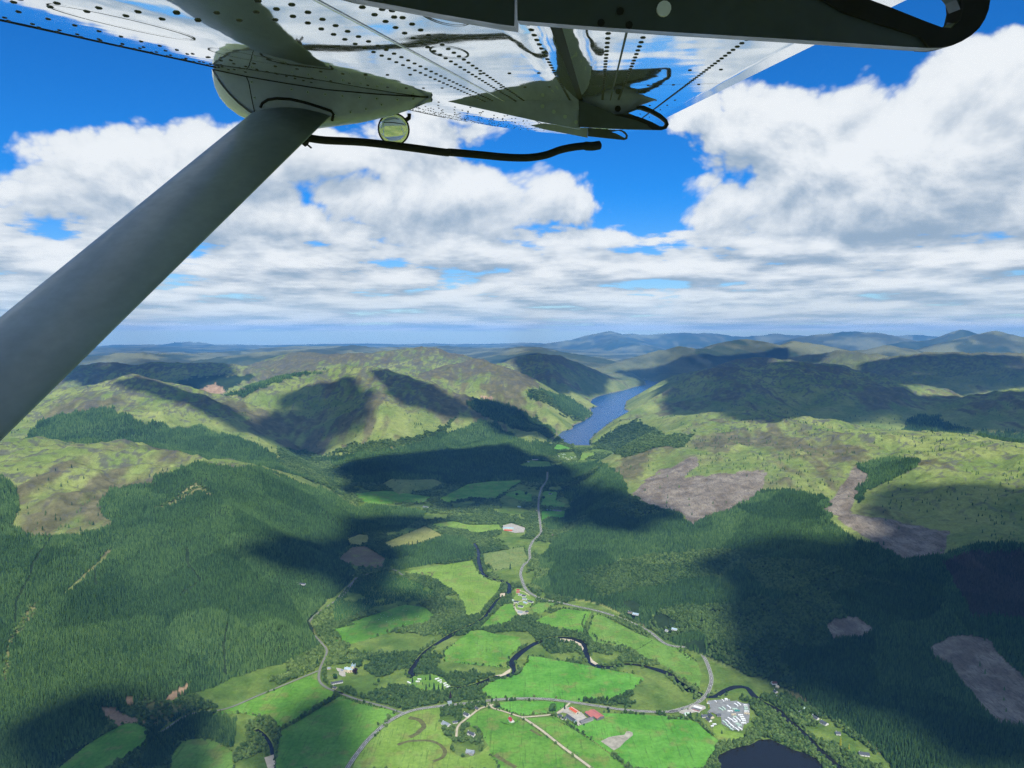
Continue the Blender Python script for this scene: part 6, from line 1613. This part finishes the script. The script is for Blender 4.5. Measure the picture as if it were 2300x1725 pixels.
for a, b in (((1065, 480), (1190, 447)), ((1145, 535), (1265, 500)), ((1215, 580), (1275, 563)), ((1325, 612), (1415, 598)), ((1350, 678), (1465, 655)), ((1410, 738), (1525, 697))):
    caravan('B6', a, b, 'w', 'white caravan in the curved row beside the pointed conifers', 'white caravans in the curved row')
for a, b in (((525, 468), (635, 480)), ((470, 545), (590, 548)), ((210, 560), (310, 600))):
    caravan('B6', a, b, 'w', 'white caravan on the left side of the conifer lawn', 'white caravans left of the lawn')
sheet('caravan_lawn', wobble(W('B6', [(190, 580), (420, 400), (980, 340), (1350, 480), (1520, 700), (1400, 860), (900, 900), (700, 910), (320, 740)]), 8, 1), VZ + .9, GM[1], 'lawn with pointed conifers and white caravans')
rnd = random.Random(3)
for k in range(26):
    x = 850 + 270 * rnd.random(); y = 375 + 70 * rnd.random() + (40 if x > 960 else 0)
    caravan('D5', (x, y), (x + 14, y + rnd.uniform(-2, 2)), rnd.choice('wg'), 'tiny pale caravan in the distant park near the loch', 'distant caravans near the loch', 4.5, 3.2, False)
# caravans and vans on the upper gravel
for a, b in (((830, 575), (875, 610)), ((1010, 545), (1060, 590)), ((645, 645), (690, 650))):
    caravan('B2', a, b, 'w', 'small white touring caravan on the upper gravel of the park', 'touring caravans on the gravel', 2.4, 2.5)
caravan('B2', (1080, 548), (1150, 552), 'w', 'pale blue white marquee on the upper gravel of the park', None, 7.0, 3.6)
# cars
def car(f, a, b, mat, label):
    o, L = root_at('car', f, a, b, 1.0, label, 'car'); L = 4.6
    def body(bm):
        bbox_bm(bm, (-L / 2, -.9, .35), (L / 2, .9, .95)); bmesh.ops.bevel(bm, geom=bm.edges[:], offset=.15, segments=2, affect='EDGES')
    def cabin(bm):
        v = [bm.verts.new(p) for p in ((-1.7, -.8, .9), (1.1, -.8, .9), (1.1, .8, .9), (-1.7, .8, .9), (-1.3, -.65, 1.5), (.4, -.65, 1.5), (.4, .65, 1.5), (-1.3, .65, 1.5))]
        for q_ in ((0, 1, 5, 4), (2, 3, 7, 6), (1, 2, 6, 5), (3, 0, 4, 7), (4, 5, 6, 7)): bm.faces.new([v[i] for i in q_])
    bmo('body', body, mat, o); bmo('cabin', cabin, M_GLASS, o)
    for sx in (-1.4, 1.4):
        for sy in (-.85, .85):
            bmo('wheel', lambda bm: bmesh.ops.create_cone(bm, cap_ends=True, segments=12, radius1=.34, radius2=.34, depth=.22, matrix=Matrix.Translation((sx, sy, .34)) @ Matrix.Rotation(math.pi / 2, 4, 'X')), M_RUB, o)
M_CARB = flat_mat('blue_car_paint', (.02, .05, .2), .25, .05, 1); M_CARK = flat_mat('black_car_paint', (.02, .022, .025), .25, .05, 1); M_CARW = flat_mat('white_van_paint', (.75, .75, .73), .3, .05, 1)
car('A7', (278, 1222), (292, 1208), M_CARK, 'dark car on the curving road at bottom left')
car('B2', (0, 805), (45, 795), M_CARB, 'blue car on the road before the filling station')
car('B2', (145, 803), (185, 795), M_CARK, 'black car waiting left of the filling station')
car('B2', (620, 490), (655, 455), M_CARW, 'white van on the road near the bridge')
car('B2', (390, 570), (420, 560), M_CARW, 'white car pulled in left of the bridge')

# ------------------------------------------------------------------ hedges, field marks
def along(path, step, jit):
    out = []
    for a, b in zip(path[:-1], path[1:]):
        n = max(1, int((b - a).length / step))
        for j in range(n):
            p = a.lerp(b, (j + random.random()) / n); out.append((p.x + random.gauss(0, jit), p.y + random.gauss(0, jit), VZ))
    return out
def hedge(f, pts, label, size=.28, step=3.0, jit=.7):
    P = along([Vector(p) for p in W(f, pts)], step, jit)
    k = size * (1 + (RNG.random(len(P)) - .5) * .8)
    scatter('hedge', P, np.stack([k, k, k], 1), C_BRD, label)
hedge('B1', [(150, 640), (330, 760), (480, 830), (620, 900), (780, 1000), (1100, 1200)], 'dark hedge running from the farm garden into the field', .22)
hedge('B1', [(1170, 1250), (1260, 1320), (1450, 1430), (1600, 1530), (1700, 1590)], 'broken line of bushes below the farm hedge', .2, 6)
hedge('A6', [(1735, 1225), (1900, 1130), (2120, 1000)], 'straight hedge between the two big left fields', .22)
hedge('B3', [(1660, 830), (1780, 880), (1910, 905), (2060, 790), (2130, 700)], 'clipped hedge around the red roofed cottage', .2, 2.2, .3)
hedge('B3', [(1480, 500), (1600, 560), (1720, 560), (1850, 590), (1990, 640)], 'bushy hedge along the lane to the red roofed cottage', .5, 5, 1.5)
hedge('A7', [(1010, 1060), (1060, 1100), (1160, 1128)], 'low bushes beside the cottage lane', .3)
hedge('A7', [(1180, 1132), (1260, 1120), (1370, 1112)], 'hedge below the strip of bright grass', .26)
hedge('B1', [(860, 220), (1030, 230), (1180, 250), (1400, 310), (1700, 350)], 'thorn bushes on the verge above the farm', .55, 9, 3)
hedge('B2', [(130, 980), (260, 1060), (450, 1120), (560, 1260), (700, 1400), (800, 1460)], 'tall dark hedge below the caravan park houses', .75, 4, 2)
hedge('A7', [(280, 1190), (330, 1160), (370, 1120), (380, 1100)], 'clump of dark trees inside the road bend', .7, 6, 3)
hedge('A7', [(1560, 500), (1540, 560), (1560, 610)], 'scrubby hedge across the meadow', .35)
hedge('A7', [(1600, 620), (1640, 660), (1760, 685), (1860, 720), (1850, 750)], 'line of scrub between the two meadows', .5, 5, 2)
hedge('A7', [(1880, 720), (1930, 690), (1980, 660)], 'thin dark hedge across the long meadow', .22)
hedge('A7', [(0, 1000), (200, 1065), (320, 1085)], 'low hedge below the mansion lane', .25)
HP = []
for _l, pts, _t in FIELDS:
    P = [Vector(p) for p in pts] + [Vector(pts[0])]
    for p in along(P, 5.5, 2.0):
        if vnoise(np.array([p[0] / 55.]), np.array([p[1] / 55.]), 77)[0] > .46: HP.append(p)
HP = np.array(HP); m = np.ones(len(HP), bool)
for path, w in road_paths: m &= polydist(HP[:, 0], HP[:, 1], [tuple(p) for p in path[::3]] + [tuple(path[-1])]) > w / 2 + 3
m &= polydist(HP[:, 0], HP[:, 1], [tuple(p) for p in river_path[::2]]) > 10
HP = HP[m]; k = .2 + RNG.random(len(HP)) ** 2 * .55
scatter('hedgerow', HP, np.stack([k, k, k], 1), C_BRD, 'thin hedges and bushes round the pastures')
# trees leaning over the river banks
RP = []
for i in range(1, len(river_path) - 1):
    t = (river_path[i + 1] - river_path[i - 1]).normalized(); n_ = Vector((-t.y, t.x))
    for sgn in (-1, 1):
        for k_ in range(3):
            if random.random() < .62:
                p = river_path[i] + n_ * sgn * random.uniform(8.5, 16) + t * random.uniform(-6, 6); RP.append((p.x, p.y, VZ))
RP = np.array(RP); m = vnoise(RP[:, 0] / 90., RP[:, 1] / 90., 91) > .30
for pts in BARS + [OPEN[1], OPEN[4]]:
    m &= ~inpoly(RP[:, 0], RP[:, 1], pts)
    m &= polydist(RP[:, 0], RP[:, 1], pts, True) > 7
for path, w in road_paths: m &= polydist(RP[:, 0], RP[:, 1], [tuple(p) for p in path[::3]] + [tuple(path[-1])]) > w / 2 + 5
RP = RP[m]; k = .45 + RNG.random(len(RP)) * .5
scatter('riverside_trees', RP, np.stack([k, k, k], 1), C_BRD, 'leafy trees lining both river banks')
M_RUSH = flat_mat('rushes', (.10, .105, .035), .95, .35, .1)
for pts, lab, w in (([(465, 1140), (530, 1155), (560, 1195), (540, 1215), (515, 1240), (470, 1262)], 'dark band of rushes in the yellow green field', 12), ([(395, 1310), (450, 1290), (520, 1283), (600, 1285), (660, 1310), (690, 1350), (670, 1390), (615, 1412)], 'curved old river bed in the yellow green field', 8),
                    ([(1000, 1370), (1060, 1410), (1130, 1450)], 'dark wet hollow in the field left of the track', 10), ([(1220, 1215), (1290, 1255)], 'short ditch beside the gravel track', 6), ([(700, 240), (705, 243)], 'dark ring in the ringed meadow', 12),
                    ([(640, 216), (645, 217)], 'left dark ring in the ringed meadow', 10), ([(770, 220), (775, 221)], 'right dark ring in the ringed meadow', 12), ([(545, 235), (560, 258), (600, 262), (610, 245), (580, 235)], 'scrubby ring in the corner of the ringed meadow', 7)):
    strip('rush_band', smooth_path(W('A7', pts), 6), w, .66, M_RUSH, lab, .35)

# ------------------------------------------------------------------ trees one can tell apart
TM = {'con': [conifer_mesh('conifer_crown', 60 + s, 10, 10, 18, 4.0, .08) for s in range(3)], 'col': [conifer_mesh('pointed_crown', 70 + s, 14, 11, 20, 3.4, .02) for s in range(3)],
      'brd': [broad_mesh('leafy_crown', 80 + s, 620, 7.0, 6.0, 15, 1.1) for s in range(2)]}
TT = {'con': trunk_mesh('conifer_trunk', 15, .28, 1), 'col': trunk_mesh('pointed_trunk', 15, .3, 2), 'brd': trunk_mesh('leafy_trunk', 10, .5, 3)}
TMAT = {'dark': leaf_mat('lone_needles', (.012, .038, .018), (.032, .08, .03)), 'green': leaf_mat('lone_leaves', (.025, .075, .02), (.06, .135, .035)), 'gold': leaf_mat('golden_needles', (.20, .23, .02), (.30, .31, .04)),
        'plum': leaf_mat('purple_leaves', (.022, .012, .02), (.045, .022, .035)), 'olive': leaf_mat('olive_leaves', (.06, .09, .02), (.11, .14, .035))}
for t_ in TT.values(): t_.materials.append(M_BARK)
for l_ in TM.values():
    for me_ in l_: me_.materials.append(TMAT['dark'])
def tree(f, x, y, kind, mat, h, label, group=None, wide=1.0, name=None):
    g = H_(f, x, y)
    o = bpy.data.objects.new(name or {'con': 'conifer_tree', 'col': 'pointed_conifer', 'brd': 'leafy_tree'}[kind], None); COL.objects.link(o)
    o.location = (g.x, g.y, g.z - .8); o.rotation_euler = (0, 0, random.random() * 6.28)
    k = h / {'con': 18, 'col': 20, 'brd': 15}[kind]; o.scale = (k * wide, k * wide, k)
    tr = bpy.data.objects.new('trunk', TT[kind]); COL.objects.link(tr); tr.parent = o
    cr = bpy.data.objects.new('crown', random.choice(TM[kind])); COL.objects.link(cr); cr.parent = o
    if mat != 'dark':
        cr.material_slots[0].link = 'OBJECT'; cr.material_slots[0].material = TMAT[mat]
    return tag(o, label, 'tree', group)
tree('B1', 235, 540, 'brd', 'green', 19, 'big round leafy tree standing by the farmhouse', wide=1.05)
tree('B1', 535, 470, 'col', 'dark', 16, 'single dark pointed conifer at the farm entrance')
tree('B1', 1510, 550, 'con', 'green', 8, 'small tree behind the faded red shed')
tree('B1', 1610, 500, 'brd', 'dark', 7, 'round bush between road and red shed')
tree('B3', 1580, 500, 'brd', 'olive', 15, 'brownish round tree beside the road above the red cottage')
tree('B3', 1315, 470, 'col', 'dark', 17, 'tall dark conifer where the lane meets the road')
tree('B3', 1395, 440, 'col', 'dark', 10, 'shorter dark conifer right of the lane mouth')
tree('B3', 520, 310, 'col', 'plum', 22, 'dark purple tree behind the blue white shed', wide=1.4)
tree('B5', 1340, 760, 'brd', 'plum', 17, 'dark purple beech in front of the mansion')
tree('B5', 180, 480, 'con', 'dark', 22, 'tall dark conifer beside the lane left of the mansion', wide=1.2)
tree('B5', 730, 900, 'brd', 'green', 14, 'round tree on the mansion lawn')
tree('B5', 2070, 1000, 'brd', 'green', 10, 'round bush in the rough ground right of the mansion')
for x, y, h, lab in ((365, 590, 16, 'green pointed conifer beside the left white caravans'), (500, 400, 13, 'golden tipped conifer at the upper left of the lawn'), (910, 510, 19, 'broad dark conifer at the top of the caravan lawn'), (770, 520, 9, 'small round conifer left of the broad dark one'),
                     (680, 650, 8, 'small dark bush tree in the middle of the lawn'), (790, 860, 20, 'tall dark conifer behind the golden one on the lawn'), (1035, 850, 23, 'tallest pointed conifer in the middle of the lawn'), (1175, 820, 16, 'pointed conifer right of the tallest one'), (1300, 840, 20, 'dark conifer in front of the curved caravan row'), (895, 730, 12, 'dark bushy conifer left of the tallest one')):
    tree('B6', x, y, 'col', 'dark', h, lab, wide=1.35)
tree('B6', 815, 900, 'col', 'gold', 12, 'golden conifer at the foot of the caravan lawn', wide=1.2)
tree('B6', 655, 825, 'brd', 'gold', 5, 'small round golden bush on the caravan lawn')
tree('B7', 1195, 1030, 'col', 'gold', 21, 'tall golden conifer beside the blue solar roofed house')
tree('B7', 1405, 1130, 'col', 'gold', 14, 'smaller golden conifer in the riverside garden')
tree('B2', 1010, 1410, 'con', 'dark', 10, 'cone shaped conifer on the caravan park lawn', wide=1.3)
tree('B2', 640, 640, 'col', 'gold', 11, 'golden conifer hedge tree beside the park entrance')
tree('B2', 690, 760, 'col', 'gold', 10, 'second golden conifer at the park entrance')
tree('B2', 230, 1020, 'con', 'dark', 16, 'dark pine left of the white park houses', wide=1.5)
tree('B2', 400, 980, 'con', 'dark', 12, 'dark pine beside the white park houses')
tree('A7', 1095, 215, 'con', 'dark', 24, 'lone tall spruce beside the rough pale meadow')
for x, y, lab in ((735, 560, 'middle spruce of three before the yellow field'), (785, 545, 'right spruce of three before the yellow field'), (700, 565, 'left spruce of three before the yellow field')): tree('D4', x, y, 'con', 'dark', 24, lab)
for x, y, lab in ((390, 970, 'lone round tree in the shaded far field'), (260, 980, 'small round tree in the shaded far field'), (640, 1030, 'lone round tree right of the straight road')): tree('D5', x, y, 'brd', 'dark', 17, lab, wide=1.2)
for x, y in ((345, 990), (230, 1025), (445, 972), (110, 990), (855, 1045), (690, 1095), (640, 1155), (170, 1225), (285, 1258), (345, 1268), (345, 1300), (375, 1302), (175, 1258), (105, 1190), (620, 1228), (610, 1268), (265, 1358), (310, 1100), (380, 1090), (300, 1050), (240, 1110), (420, 1065), (520, 1040), (650, 1240), (720, 1100), (500, 1365), (580, 1330), (1010, 990), (1040, 985), (930, 1030)):
    tree('A3', x, y, 'con', 'dark', random.uniform(10, 17), 'small dark conifer standing alone on the left moor', 'lone conifers on the left moor', 1.2)
for x, y in ((880, 835), (850, 990), (870, 1000), (960, 1050), (975, 1080), (1010, 1055), (1030, 1060), (1055, 1080), (1000, 1090), (1470, 1085), (1445, 1112), (1370, 1072), (1610, 1248), (1420, 1185), (1450, 1215), (1570, 925), (1395, 1150), (1800, 1170), (1580, 1190), (560, 905), (640, 880), (700, 930), (470, 920), (590, 960), (760, 900), (250, 800), (180, 830), (330, 850), (420, 790), (300, 900)):
    tree('A5', x, y, 'con', 'dark', random.uniform(10, 16), 'small dark conifer standing alone on the right hillside', 'lone conifers on the right hillside', 1.2)
# sheep on the oval field
def sheep_mesh():
    bm = bmesh.new()
    bmesh.ops.create_icosphere(bm, subdivisions=2, radius=1, matrix=Matrix.Translation((0, 0, .62)) @ Matrix.Diagonal((.62, .34, .32, 1)))
    bmesh.ops.create_icosphere(bm, subdivisions=1, radius=1, matrix=Matrix.Translation((.68, 0, .82)) @ Matrix.Diagonal((.2, .12, .14, 1)))
    for x in (-.38, .38):
        for y in (-.15, .15): bmesh.ops.create_cone(bm, cap_ends=True, segments=6, radius1=.05, radius2=.07, depth=.45, matrix=Matrix.Translation((x, y, .22)))
    me = bpy.data.meshes.new('sheep'); bm.to_mesh(me); bm.free(); return me
SH = sheep_mesh(); SH.materials.append(flat_mat('fleece', (.75, .72, .64), .95, .1, 3))
for k in range(22):
    g = at_z(S1('A7', 260 + 300 * rnd.random(), 470 + 90 * rnd.random()), VZ + .45)
    o = bpy.data.objects.new('sheep', SH); COL.objects.link(o); o.location = g; o.rotation_euler = (0, 0, rnd.random() * 6.28); o.scale = (1.3,) * 3
    tag(o, 'white sheep grazing on the oval dark green field', 'sheep', 'sheep on the oval field')
# things that look alike are told apart by their place in the row
def ordinal(n): return {1: 'first', 2: 'second', 3: 'third', 4: 'fourth', 5: 'fifth', 6: 'sixth', 7: 'seventh', 8: 'eighth', 9: 'ninth', 10: 'tenth'}.get(n, '%d%s' % (n, 'th' if 10 < n % 100 < 14 else {1: 'st', 2: 'nd', 3: 'rd'}.get(n % 10, 'th')))
alike = {}
for o in COL.objects:
    if o.parent is None and 'group' in o: alike.setdefault(o['label'], []).append(o)
for lab, os_ in alike.items():
    if len(os_) < 2: continue
    os_.sort(key=lambda o: project(np.array([o.location.x]), np.array([o.location.y]), np.array([o.location.z]))[0][0])
    for i, o in enumerate(os_): o['label'] = lab + (', leftmost' if i == 0 else ', rightmost' if i == len(os_) - 1 else ', ' + ordinal(i + 1) + ' from left')
print('done', time.time() - T0, len(bpy.data.objects))
